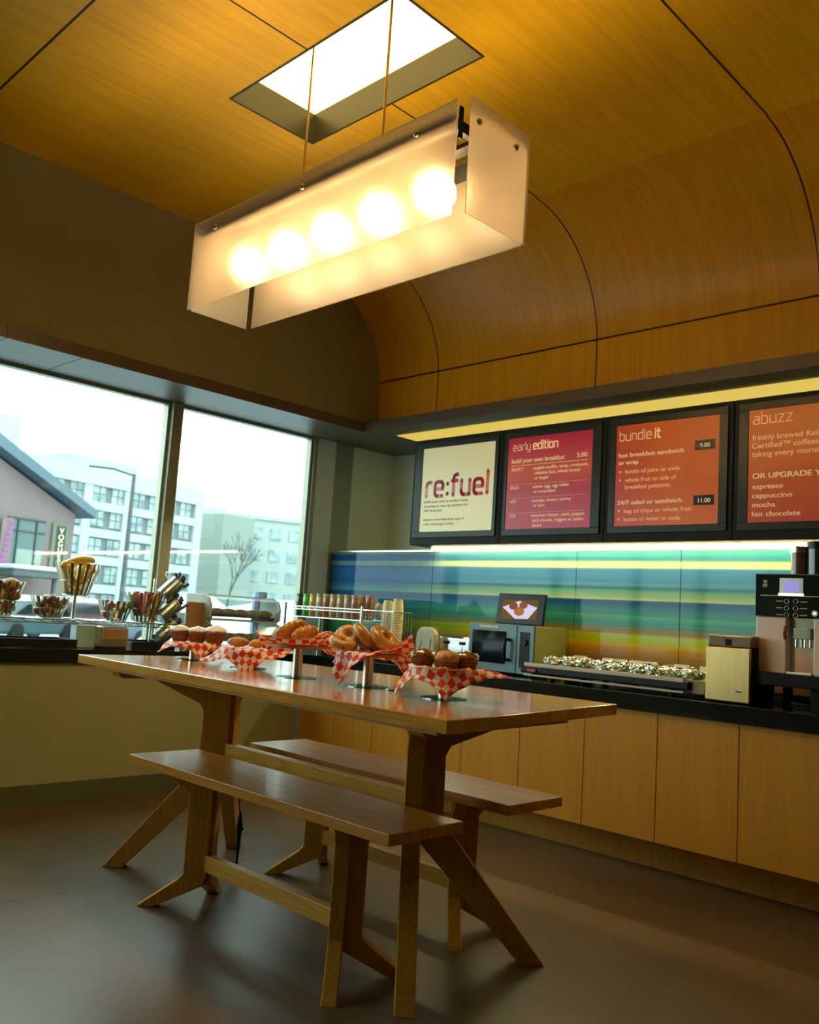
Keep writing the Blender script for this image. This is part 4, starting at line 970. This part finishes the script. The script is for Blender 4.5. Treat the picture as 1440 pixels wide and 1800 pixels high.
# wire basket with paper cups
t = thing('wire_cup_basket', 'thin wire basket around the stacks of paper cups', 'basket', (.58, -.68, CTOP))
b = B(); w, d_, h = .165, .09, .335
for z in (.10, .335):
    b.tube([(-w, -d_, z), (w, -d_, z), (w, d_, z), (-w, d_, z)], .0022, 5, closed=True)
for k in range(12):
    x = -w + 2 * w * k / 11
    b.tube([(x, -d_, .10), (x, -d_, .335)], .0014, 5); b.tube([(x, d_, .10), (x, d_, .335)], .0014, 5)
for k in range(10):
    z = .12 + .021 * k; b.tube([(-w, -d_, z), (w, -d_, z)], .0008, 4)
b.out('wire_frame', 'wire', t)
B().box(-.14, .14, -.085, .085, 0, .10).out('base_box', 'blackm', t, bevel=.004)
cupm = None
def cup(loc, label):
    t = thing('paper_cup', label, 'cup', loc, 0, 'nested paper cups in the wire basket')
    g = B(); g.lathe([(.0405, 0), (.0425, .002), (.0405, .006), (.030, .095), (0, .095)], 24); auto_smooth(g.out('cup_wall', 'cup', t)); return t
c0 = cup((.60, -.68, CTOP + .102), 'cream paper cup at the bottom of the left stack')
ords = ['second', 'third', 'fourth', 'fifth', 'sixth', 'seventh', 'eighth', 'ninth', 'tenth', 'eleventh', 'twelfth', 'thirteenth', 'fourteenth']
for k in range(13): dup(c0, (.60, -.68, CTOP + .102 + .0165 * (k + 1)), label='cream paper cup, %s from the bottom of the left stack' % ords[k] if k < 12 else 'cream paper cup topping the shorter left stack')
for k in range(14): dup(c0, (.695, -.68, CTOP + .102 + .0175 * k + .0), label='cream paper cup, %s from the bottom of the taller right stack' % (['lowest'] + ords)[k] if k < 13 else 'cream paper cup topping the taller right stack')

# ================================================================== LEFT COUNTER UNDER THE WINDOW
t = thing('wire_riser', 'long low chrome wire shelf on the window counter carrying the baskets', 'shelf', (-.27, -2.7, CTOP))
b = B()
for x in (-.17, -.10, -.03, .04, .11, .17): b.tube([(x, -.95, .160), (x, .875, .160)], .003, 6)
for x in (-.17, .17):
    b.tube([(x, -.95, .140), (x, .875, .140)], .003, 6)
    for k in range(36):
        y = -.95 + .0507 * k; b.tube([(x, y, .16 if k % 2 else .14), (x, y + .045, .14 if k % 2 else .16)], .002, 5)
for k in range(36): y = -.95 + .0521 * k; b.tube([(-.17, y, .163), (.17, y, .163)], .0018, 5)
b.out('shelf_wires', 'wire', t)
for x in (-.17, .17):
    for y in (-.93, .86): B().tube([(x, y, 0), (x, y, .17)], .009, 10).out('post', 'wire', t)
SZ = CTOP + .166
def strip_basket(label, c, z, rb, rt_, h, n=18, pedestal=0.0):
    t = thing('slatted_basket', label, 'basket', (c[0], c[1], z), 0, 'flared metal slat baskets on the wire shelf')
    b = B(); p = pedestal
    for i in range(n):
        a = 2 * PI * i / n; ca, sa = math.cos(a), math.sin(a); w = .0078
        tn = Vector((-sa, ca, 0)); p0 = Vector((rb * ca, rb * sa, p + .004)); p1 = Vector((rt_ * ca, rt_ * sa, p + h)); nn = Vector((ca, sa, -(rt_ - rb) / h)).normalized() * .0012
        vs = [b.bm.verts.new(q) for q in (p0 - tn * w - nn, p0 + tn * w - nn, p1 + tn * w - nn, p1 - tn * w - nn, p0 - tn * w + nn, p0 + tn * w + nn, p1 + tn * w + nn, p1 - tn * w + nn)]
        for f in ((0, 3, 2, 1), (4, 5, 6, 7), (0, 1, 5, 4), (1, 2, 6, 5), (2, 3, 7, 6), (3, 0, 4, 7)): b.bm.faces.new([vs[k] for k in f])
    b.out('slats', 'slat', t)
    B().lathe([(rb + .002, p), (rb + .002, p + .006), (0, p + .006)], 32).out('base_plate', 'steel', t)
    rm = rb + (rt_ - rb) * .45
    B().tube([(rm * 1.0 * math.cos(a), rm * math.sin(a), p + h * .45) for a in [2 * PI * k / 28 for k in range(28)]], .002, 6, closed=True).out('ring', 'steel', t)
    if p:
        B().lathe([(.010, .004), (.010, p)], 16).out('stem', 'steel', t); B().lathe([(.07, 0), (.07, .004)], 28).out('foot_disc', 'steel', t)
    return t
BX = -.25
strip_basket('tall slat basket of bread rolls cut by the left picture edge', (BX, -2.965), SZ, .075, .135, .20)
strip_basket('small slat basket of dark brown bagged snacks', (BX, -2.665), SZ, .07, .112, .125)
strip_basket('slat basket of bananas raised on a stem', (BX, -2.515), SZ, .073, .135, .195, pedestal=.14)
strip_basket('small slat basket of green and red snacks', (BX, -2.245), SZ, .07, .110, .125)
strip_basket('tall slat basket of bright snack bars in front of the mullion', (BX, -2.045), SZ, .07, .135, .185)
# bananas
Zb = SZ + .14
def banana(label, c, a, h, tilt):
    pts = []; rad = []
    for k in range(14):
        s = k / 13; q = (s - .5) * 1.3
        pts.append(Vector((.09 * math.sin(q * 1.2), 0, .085 * 2 * (s - .5) * .95)) + Vector((-.09 * (1 - math.cos(q)) * 1.3, 0, 0))); rad.append(.017 * (math.sin(PI * min(max(s, .04), .96)) ** .4))
    b = B(); b.tube(pts, rad, 8); o = b.out('banana', 'banana', None, c, (tilt, 0, a), smooth=True); return tag(o, label, 'banana', 'bananas in the raised slat basket')
bl = ['standing at the left rim of the raised basket', 'standing second from the left in the raised basket', 'in the middle front of the raised basket', 'right of the middle in the raised basket', 'at the right rim of the raised basket', 'at the back left of the raised basket', 'at the back right of the raised basket']
for k in range(7):
    a = -PI * .9 + k * 2 * PI / 7
    banana('orange yellow banana ' + bl[k], (BX + .05 * math.cos(a), -2.515 + .05 * math.sin(a), Zb + .105), a, 0, random.uniform(-.15, .15))
for k, (dy, dz, rx, nm) in enumerate(((-.005, .185, .25, 'curved banana lying on top of the raised basket, stem to the left'), (.03, .165, -.25, 'curved banana lying just under the topmost one in the raised basket'), (-.045, .165, .1, 'curved banana lying on top at the left of the raised basket'))):
    b = B(); pts = [(0, -.085 * math.cos(q), .034 * math.sin(q)) for q in [PI * k2 / 12 for k2 in range(13)]]; b.tube(pts, [.005, .012] + [.019] * 9 + [.013, .006], 8)
    tag(b.out('banana', 'banana', None, (BX + .03 - .03 * k, -2.515 + dy, Zb + dz), (rx, 0, .5 * k - .3), smooth=True), nm, 'banana', 'bananas in the raised slat basket')
# bread rolls in first basket
for k, (dx, dy, dz) in enumerate(((-.04, -.04, .05), (.045, -.035, .05), (0, .05, .05), (-.05, -.05, .12), (.06, -.03, .12), (.02, .065, .12), (-.03, .03, .17), (.04, -.05, .175), (.05, .045, .18))):
    b = B(); b.ico((0, 0, 0), .05, 3, (1, 1, .75), .006, 18)
    tag(b.out('bread_roll', 'bread', None, (BX + dx, -2.965 + dy, SZ + dz), (0, 0, k), smooth=True), 'pale brown bread roll in the tall basket at the left picture edge', 'bread roll', 'bread rolls in the left basket')
# dark snacks in second basket
for k in range(14):
    a = k * 2.4; r = .03 + .04 * (k % 3) / 2
    b = B(); b.ico((0, 0, 0), .032, 2, (1, .8, .7), .008, 30)
    tag(b.out('bagged_snack', noisy('snack_brown', (.14, .045, .015), (.34, .13, .04), 20, .25), None, (BX + r * math.cos(a), -2.665 + r * math.sin(a), SZ + .035 + .020 * (k // 3)), (.3 * k, .2, k)), 'dark brown bagged snack in the small basket', 'snack', 'dark bagged snacks in the small basket')
# green and red snacks
gc = [('green', (.14, .20, .03)), ('white', (.6, .62, .55)), ('red', (.45, .03, .03)), ('olive', (.20, .20, .05))]
for k in range(12):
    a = k * 2.4; r = .03 + .035 * (k % 3) / 2; nm, c = gc[k % 4]
    b = B(); b.ico((0, 0, 0), .030, 2, (1, .85, .75), .004, 30)
    tag(b.out('wrapped_snack', mat('snack_' + nm, c, .3), None, (BX + r * math.cos(a), -2.245 + r * math.sin(a), SZ + .035 + .020 * (k // 3)), (.3 * k, .2, k)), nm + ' wrapped snack in the small basket beside the tall snack bar basket', 'snack', 'green and red snacks in the small basket')
bc = [('orange', (.75, .16, .02)), ('yellow', (.7, .5, .05)), ('green', (.12, .4, .15)), ('maroon', (.28, .05, .04)), ('brown', (.20, .09, .04)), ('pink', (.6, .16, .2)), ('white', (.7, .68, .6))]
for k in range(14):
    a = k * 2.4; r = .025 + .055 * (k % 3) / 2; nm, c = bc[k % 7]
    b = B(); b.box(-.018, .018, -.008, .008, -.07, .07)
    tag(b.out('snack_bar', mat('bar_' + nm, c, .3), None, (BX + r * math.cos(a), -2.045 + r * math.sin(a), SZ + .105 + .02 * (k % 2)), (random.uniform(-.25, .25), random.uniform(-.25, .25), a), bevel=.003), nm + ' wrapped snack bar standing in the tall basket', 'snack bar', 'snack bars in the tall basket')

# tilted steel canisters on a pole stand
t = thing('canister_stand', 'slim metal pole stand holding the tilted cutlery canisters', 'stand', (-.30, -1.93, CTOP))
b = B(); b.tube([(0, -.03, 0), (0, -.03, .45)], .008, 10); b.out('pole', 'steel', t)
b = B(); b.box(-.07, .07, -.10, .10, 0, .012); b.out('base', 'steel', t, bevel=.003)
b = B()
for z in (.12, .26, .40):
    b.tube([(.0, -.03, z), (.03, .03, z + .02)], .004, 6)
    b.tube([(.06 * math.cos(a) + .05, .07 + .06 * math.sin(a) * .75, z + .06 + .06 * math.sin(a) * -.65) for a in [2 * PI * k / 24 for k in range(24)]], .0025, 6, closed=True)
b.out('hoop', 'wire', t)
for k, z in enumerate((.055, .195, .335)):
    ct = thing('cutlery_canister', ['lowest', 'middle', 'topmost'][k] + ' tilted steel canister full of black cutlery', 'canister', (-.25, -1.93, CTOP + z), 0, 'tilted cutlery canisters on the pole stand')
    mt = Matrix.Rotation(math.radians(-48), 4, 'X')
    g = B(); g.lathe([(0, 0), (.048, 0), (.052, .01), (.056, .15), (.053, .15), (.049, .012), (0, .012)], 28, mtx=mt); auto_smooth(g.out('canister_wall', 'can', ct), 35)
    g = B()
    for q in range(16):
        a = q * 2.4; r = .012 + .030 * (q % 4) / 3
        p0 = mt @ Vector((r * math.cos(a), r * math.sin(a), .02)); p1 = mt @ Vector((r * 1.25 * math.cos(a), r * 1.25 * math.sin(a), .17 + .03 * (q % 3) / 2)); g.tube([p0, p0.lerp(p1, .8), p1], [.005, .006, .012], 6)
    g.out('cutlery', 'blackp', ct)
# kraft menu board, pastry case, napkins, trays
o = B().box(-.012, .012, -.09, .09, 0, .315).out('kraft_board', 'kraft', None, (-.22, -1.655, CTOP), (0, 0, -.1), bevel=.004); tag(o, 'plain brown kraft board standing beside the pastry case', 'board')
t = thing('pastry_case', 'grey two tier pastry case with clear fronts and bread inside', 'pastry case', (-.27, -1.31, CTOP))
endp = [(-.17, 0), (.19, 0), (.19, .10), (.17, .17), (.10, .20), (.14, .22), (.14, .30), (.11, .355), (.06, .375), (-.17, .375)]
for y, nm in ((-.31, 0), (.27, 1)):
    b = B(); b.prism(endp, (0, y, 0), (1, 0, 0), (0, 0, 1), (0, 1, 0), .014); b.out('end_panel', 'grey', t, bevel=.004)
B().box(-.17, .19, -.303, .263, .0, .02).out('base_board', 'grey', t); B().box(-.17, .12, -.303, .263, .20, .212).out('middle_shelf', 'grey', t); B().box(-.17, .06, -.303, .263, .363, .375).out('roof', 'white', t)
b = B(); b.prism([(.178, .03), (.19, .03), (.182, .12), (.162, .175), (.110, .198), (.104, .190), (.152, .168), (.170, .118)], (0, -.02, 0), (1, 0, 0), (0, 0, 1), (0, 1, 0), .56); b.out('lower_front', 'plastic_clear', t)
b = B(); b.prism([(.128, .225), (.136, .225), (.130, .305), (.105, .352), (.066, .370), (.062, .362), (.098, .345), (.122, .300)], (0, -.02, 0), (1, 0, 0), (0, 0, 1), (0, 1, 0), .56); b.out('upper_front', 'plastic_clear', t)
b = B(); b.box(-.15, .155, -.28, .24, .065, .075); b.out('lower_tray', 'blackm', t); b = B(); b.box(-.15, .11, -.28, .24, .228, .238); b.out('upper_tray', 'blackm', t)
b = B(); b.box(-.15, .15, -.28, -.27, .02, .065); b.box(-.15, .15, .23, .24, .02, .065); b.box(-.15, .1, -.28, -.27, .212, .228); b.box(-.15, .1, .23, .24, .212, .228); b.out('tray_foot', 'blackm', t)
for lev, z in ((0, .095), (1, .258)):
    for k in range(5):
        y = -1.31 - .22 + k * .1; roll('small brown loaf on the %s tray of the pastry case' % ('lower' if lev == 0 else 'upper'), (-.27 + (.0 if lev else .02), y - .03, CTOP + z), (-.27 + .12 - lev * .03, y + .06, CTOP + z), .027, 'bread', 'loaves in the pastry case', 'bread_loaf', 'bread')
b = B()
b.lathe([(.05, 0), (.05, .42)], 24, flute=1, fl_amp=.06); tag(b.out('cup_tower', noisy('blue_clear_cups', (.10, .22, .55), (.45, .6, .85), 55, .3), None, (-.42, -1.02, CTOP)), 'blue see-through tower of stacked cups behind the pastry case', 'cups')
t = thing('napkin_dispenser', 'steel napkin dispenser with brown napkins on the window counter', 'napkin dispenser', (-.10, -2.335, CTOP))
b = B(); b.box(-.05, .05, -.092, .092, .008, .135); b.out('casing', 'steel', t, bevel=.012, bseg=3)
B().box(.0505, .0535, -.07, .07, .062, .115).out('napkins', 'kraft', t); B().box(.0505, .053, -.075, .075, .015, .060).out('face_plate', mat('bronze_plate', (.22, .20, .10), .3, .6), t)
b = B(); b.box(-.045, .045, -.085, .085, 0, .009); b.out('foot', 'blackp', t)
o = B().box(-.045, .045, -.068, .068, 0, .135).out('clear_box', M['milky'] if 'milky' in M else mat('milky_plastic', (.35, .55, .52), .3), None, (-.16, -2.475, CTOP), bevel=.006); tag(o, 'milky green plastic box left of the napkin dispenser', 'box')
for nm, y, w in (('left', -2.86, .30), ('right', -2.06, .15)):
    for k in range(3):
        t = thing('black_tray', 'black tray, %s in the stack of trays %s of the napkin dispenser' % (['lowest', 'middle', 'topmost'][k], nm), 'tray', (-.20, y, CTOP + k * .0165), 0, 'black trays stacked on the window counter')
        b = B(); b.box(-.14, .14, -w, w, 0, .004); b.out('tray_bottom', 'blackp', t)
        b = B(); b.box(-.14, .14, -w, -w + .006, .004, .016); b.box(-.14, .14, w - .006, w, .004, .016); b.box(-.14, -.134, -w + .006, w - .006, .004, .016); b.box(.134, .14, -w + .006, w - .006, .004, .016); b.out('tray_rim', 'blackp', t)

# ================================================================== OUTSIDE
struct(B().box(-320, -0.7, -120, 320, -1.2, -.6).out('ground_outside', 'asph'))
angA = math.atan2(.973, -.229); angB = math.atan2(.939, .343)
def building(name, label, loc, ang, cat='building'):
    return thing(name, label, cat, loc, ang)
# grey factory building
t = building('factory_building', 'long pale four storey factory building with rows of windows', (-88.19, 53.49, -.6), angA)
b = B(); b.box(-46, 0, .4, 20, 0, 14.2); b.out('wall', 'spandrel', t)
b = B()
for x in (0, -5.9, -10.7, -16.1, -21.5, -27, -32.5, -38): b.box(x - 1.1 if x else -1.0, x if x else .2, 0, .6, 0, 14.2)
for z in (2.2, 5.2, 8.1, 11.0): b.box(-46, 0, .05, .5, z, z + .9)
b.box(-46, .2, -.1, 1.0, 13.6, 15.5); b.out('pilaster_grid', 'concrete_pale', t)
for bi, x in enumerate((-5.9, -10.7, -16.1, -21.5, -27)):
    for fi, z in enumerate((.4, 3.4, 6.3, 9.3, 11.95)):
        for wi in (0, 1):
            x0 = x + .25 + wi * 2.45
            wd = B(); wd.box(x0, x0 + 1.6, .25, .45, z, z + 1.65); w_o = wd.out('window', 'winglass', t)
            mu = B(); mu.box(x0 + .76, x0 + .84, .18, .26, z, z + 1.65); mu.box(x0, x0 + 1.6, .18, .26, z + .8, z + .88); mu.out('glazing_bar', 'spandrel', w_o)
b = B(); b.box(-17, -7.5, 3, 14, 15.5, 17.0); b.box(-4.5, -1.5, 3, 8, 15.5, 16.3); b.out('roof_plant', 'concrete_pale', t)
b = B(); b.box(-25.5, -23.4, 3, 5, 15.5, 19.4); b.out('chimney', 'concrete_pale', t)
# middle grey tower
t = building('grey_tower_block', 'narrow grey stair block between the two far buildings', (-101, 66.0, -.6), angA); B().box(-1, 5.6, 0, 7, 0, 14.6).out('wall', mat('tower_grey', (0.200, 0.231, 0.210), .9), t); B().box(-.3, 2.0, 2, 6, 14.6, 15.6).out('roof_hut', 'concrete_pale', t)
# beige building on the right
t = building('beige_apartment_block', 'pale beige apartment block with square windows, behind the snow', (-103.58, 83.43, -.6), angB)
B().box(-13.5, 14, .3, 16, 0, 15.5).out('wall', 'beige', t); B().box(-13.5, 14, 0, 1, 15.2, 15.8).out('parapet', 'beige', t)
for fi in range(4):
    for k in range(8):
        x0 = -12.6 + k * 3.0; z = 2.4 + fi * 3.3
        wd = B(); wd.box(x0, x0 + 1.7, .15, .32, z, z + 1.7); w_o = wd.out('window', 'winglass', t)
        mu = B(); mu.box(x0 + .8, x0 + .9, .08, .16, z, z + 1.7); mu.out('glazing_bar', 'concrete_pale', w_o)
B().box(-15.6, -13.5, 1, 8, 0, 15.2).out('side_bay', M['snow'], t)
# mauve gabled building
t = building('gabled_building', 'mauve brick gabled building with slate blue eaves at the left', (-40.45, 15.9, -.6), angA)
b = B(); b.prism([(0, 0), (0, 6.02), (-8.5, 9.95), (-17, 6.02), (-17, 0)], (0, 7, 0), (1, 0, 0), (0, 0, 1), (0, 1, 0), 14); b.out('wall', 'redbrick', t)
b = B(); b.prism([(.7, 5.9), (.7, 6.35), (-8.5, 10.75), (-17.7, 6.35), (-17.7, 5.9), (-8.5, 10.1)], (0, 6.8, 0), (1, 0, 0), (0, 0, 1), (0, 1, 0), 15.2); b.out('roof', 'roofslate', t)
b = B(); b.prism([(.75, 6.36), (.72, 6.55), (-3.0, 8.25), (-3.0, 8.1)], (0, 8, 0), (1, 0, 0), (0, 0, 1), (0, 1, 0), 13); b.out('roof_snow', 'snow', t)
w_o = B().box(-3.95, -1.8, -.08, .05, 2.9, 5.42).out('window', M['winglass_dark'] if 'winglass_dark' in M else mat('shop_glass', (0.063, 0.105, 0.105), .2), t)
b = B(); b.box(-3.95, -1.8, -.14, -.06, 5.34, 5.44); b.box(-3.95, -1.8, -.14, -.06, 4.75, 4.82); b.box(-2.35, -2.28, -.14, -.06, 2.9, 5.4); b.box(-3.4, -3.33, -.14, -.06, 2.9, 5.4); b.out('glazing_bar', mat('bar_dark', (.025, .03, .03), .5), w_o)
B().box(-3.3, -1.85, -.09, -.06, 2.95, 3.9).out('blind', mat('pale_blind', (0.210, 0.273, 0.242), .8), w_o)
t2 = thing('neon_sign', 'pink vertical neon sign on the mauve gabled building', 'sign', (-40.45 - .973 * -.35 + -.229 * -4.05, 15.9 - .229 * -.35 + .973 * -4.05, 0), angA)
for k in range(9):
    g = B(); g.lathe([(.085, -.04), (.085, .04)], 12, mtx=Matrix.Translation((.12 - .035 * k, 0, 4.55 - k * .27)) @ Matrix.Rotation(PI / 2, 4, 'X')); g.out('neon_letter', 'neon', t2)
B().box(-.32, .3, .05, .1, 2.2, 4.75, Matrix.Rotation(0, 4, 'Y')).out('backing', M['redbrick'], t2)
t2 = thing('shop_sign', 'tall dark shop sign with pale letters on the mauve gabled building', 'sign', (-40.45 + .973 * .12 + -.229 * -.87, 15.9 + .229 * .12 + .973 * -.87, 0), angA)
B().box(-.50, .50, -.02, .02, 2.3, 4.85).out('sign_frame', mat('sign_cream', (.11, .13, .09), .6), t2); B().box(-.26, .26, -.05, -.02, 2.4, 4.7).out('sign_face', mat('sign_dark', (.012, .022, .022), .5), t2)
for k, ch in enumerate('VOGUET'): text(ch, 0, -.07, 4.32 - k * .34, .42, M['cup'], t2, 'sign_letter', align='CENTER', bold=.01)
t3 = building('entrance_canopy', 'snow topped entrance canopy in front of the mauve building', (-39.5, 12.9, 2.25), angA, 'canopy')
B().box(-1.6, 1.3, -1.9, -.3, -.35, 0).out('canopy_fascia', mat('canopy_teal', (.05, .07, .07), .5), t3, bevel=.05); B().box(-1.7, 1.4, -2.0, -.3, 0, .22).out('canopy_snow', 'snow', t3, bevel=.08)
b = B()
for x in (-1.4, 1.1): b.box(x - .08, x + .08, -1.4, -1.24, -2.85, -.35)
b.out('canopy_post', mat('post_teal', (.05, .07, .07), .5), t3)
# snow banks
def snowbank(label, c, sx_, sy_, sz_, sd):
    b = B(); b.ico((0, 0, 0), 1, 4, (1, 1, 1), .28, 1.6)
    for v in b.bm.verts: v.co.z = max(v.co.z, -.05)
    o = b.out('snow_bank', 'snow', None, c, (0, 0, sd), smooth=True); o.scale = (sx_, sy_, sz_); return tag(o, label, 'snow bank', 'snow banks across the street')
snowbank('long snow bank below the beige apartment block', (-62, 52, -.6), 7, 15, 2.9, .1)
snowbank('snow bank below the factory building', (-47, 27.0, -.6), 3.5, 5, 2.3, .4)
snowbank('snow bank by the mullion across the street', (-33, 19.5, -.6), 3, 3.5, 1.5, .2)
snowbank('low snow bank near the window', (-22, 12.4, -.6), 2.2, 3.2, .9, 1)
snowbank('low snow bank at the right, near the window', (-25, 22, -.6), 2.4, 4.5, 1.2, 0)
# snow covered cars
def car(label, c, ang, colr):
    t = thing('parked_car', label, 'car', c, ang, 'snow covered parked cars')
    b = B(); b.prism([(-2.1, .25), (2.1, .25), (2.15, .75), (1.5, .9), (.9, 1.4), (-1.0, 1.42), (-1.7, .95), (-2.15, .85)], (0, 0, 0), (1, 0, 0), (0, 0, 1), (0, 1, 0), 1.7); b.out('car_body', colr, t, bevel=.12, bseg=3)
    b = B(); b.prism([(.8, 1.41), (-.95, 1.43), (-.85, 1.68), (.6, 1.66)], (0, 0, 0), (1, 0, 0), (0, 0, 1), (0, 1, 0), 1.5); b.out('roof_snow', 'snow', t, bevel=.08)
    b = B(); b.prism([(1.4, .95), (.85, 1.36), (-.9, 1.36), (-1.5, .98)], (0, 0, 0), (1, 0, 0), (0, 0, 1), (0, 1, 0), 1.74); b.out('side_window', M['dglass'], t)
    for x in (-1.35, 1.3):
        for y in (-.8, .8):
            g = B(); g.tube([(x, y - .1, .32), (x, y + .1, .32)], .32, 18); g.out('wheel', 'blackm', t)
    return t
car('maroon car under snow, in front of the factory building', (-36, 14.4, -.6), angA, mat('maroon_paint', (.06, .02, .03), .3))
car('teal car under snow, left of the maroon car', (-29, 9.2, -.6), angA + .2, mat('teal_paint', (.03, .06, .07), .3))
car('pale blue car under snow, right of the mullion', (-27.0, 13.4, -.6), angA, mat('blue_paint', (.07, .10, .13), .3))
# street lamp and bare tree
t = thing('street_lamp', 'tall thin street lamp pole in front of the factory building', 'street lamp', (-43.65, 20.7, -.6)); B().tube([(0, 0, 0), (0, 0, 9.2)], [.17, .11], 10).out('pole', mat('pole_grey', (.06, .07, .07), .6), t)
b = B(); b.tube([(0, 0, 9.1), (-.3, -1.2, 9.35), (-.5, -2.6, 9.3)], .06, 8); b.out('arm', 'bark', t)
b = B(); rnd = random.Random(3)
def branch(p, d, Ln, r, n):
    q = p + d * Ln; b.tube([p, (p + q) / 2 + Vector((rnd.uniform(-.05, .05) * Ln, rnd.uniform(-.05, .05) * Ln, 0)), q], [r, r * .85, r * .65], 5)
    if n:
        for _ in range(3):
            dd = (d + Vector((rnd.uniform(-.6, .6), rnd.uniform(-.6, .6), rnd.uniform(-.1, .45)))).normalized(); branch(q, dd, Ln * rnd.uniform(.62, .8), r * .6, n - 1)
branch(Vector((0, 0, 0)), Vector((.02, .12, 1)).normalized(), 2.4, .11, 5)
o = b.out('bare_tree', 'bark', None, (-53, 34.2, -.6)); tag(o, 'bare leafless tree in front of the far buildings', 'tree')

# ================================================================== room lamps behind the viewer's place
for k, (x, y) in enumerate(((3.2, -5.6), (1.2, -5.0), (5.2, -6.4))):
    t = thing('downlight', 'round ceiling downlight in the open room', 'ceiling light', (x, y, CZ), 0, 'round ceiling downlights')
    B().lathe([(.10, -.006), (.10, 0)], 24).out('trim_ring', 'steel', t); B().lathe([(.08, -.009), (.08, -.006)], 24).out('lens', 'down', t)
# portal for the window daylight
pl_ = bpy.data.lights.new('window_daylight', 'AREA'); pl_.shape = 'RECTANGLE'; pl_.size = 8.4; pl_.size_y = 1.69; pl_.cycles.is_portal = True
po = bpy.data.objects.new('window_daylight', pl_); COL.objects.link(po); po.location = (-.60, -4.78, 1.71)
po.rotation_euler = (PI / 2, 0, -PI / 2)
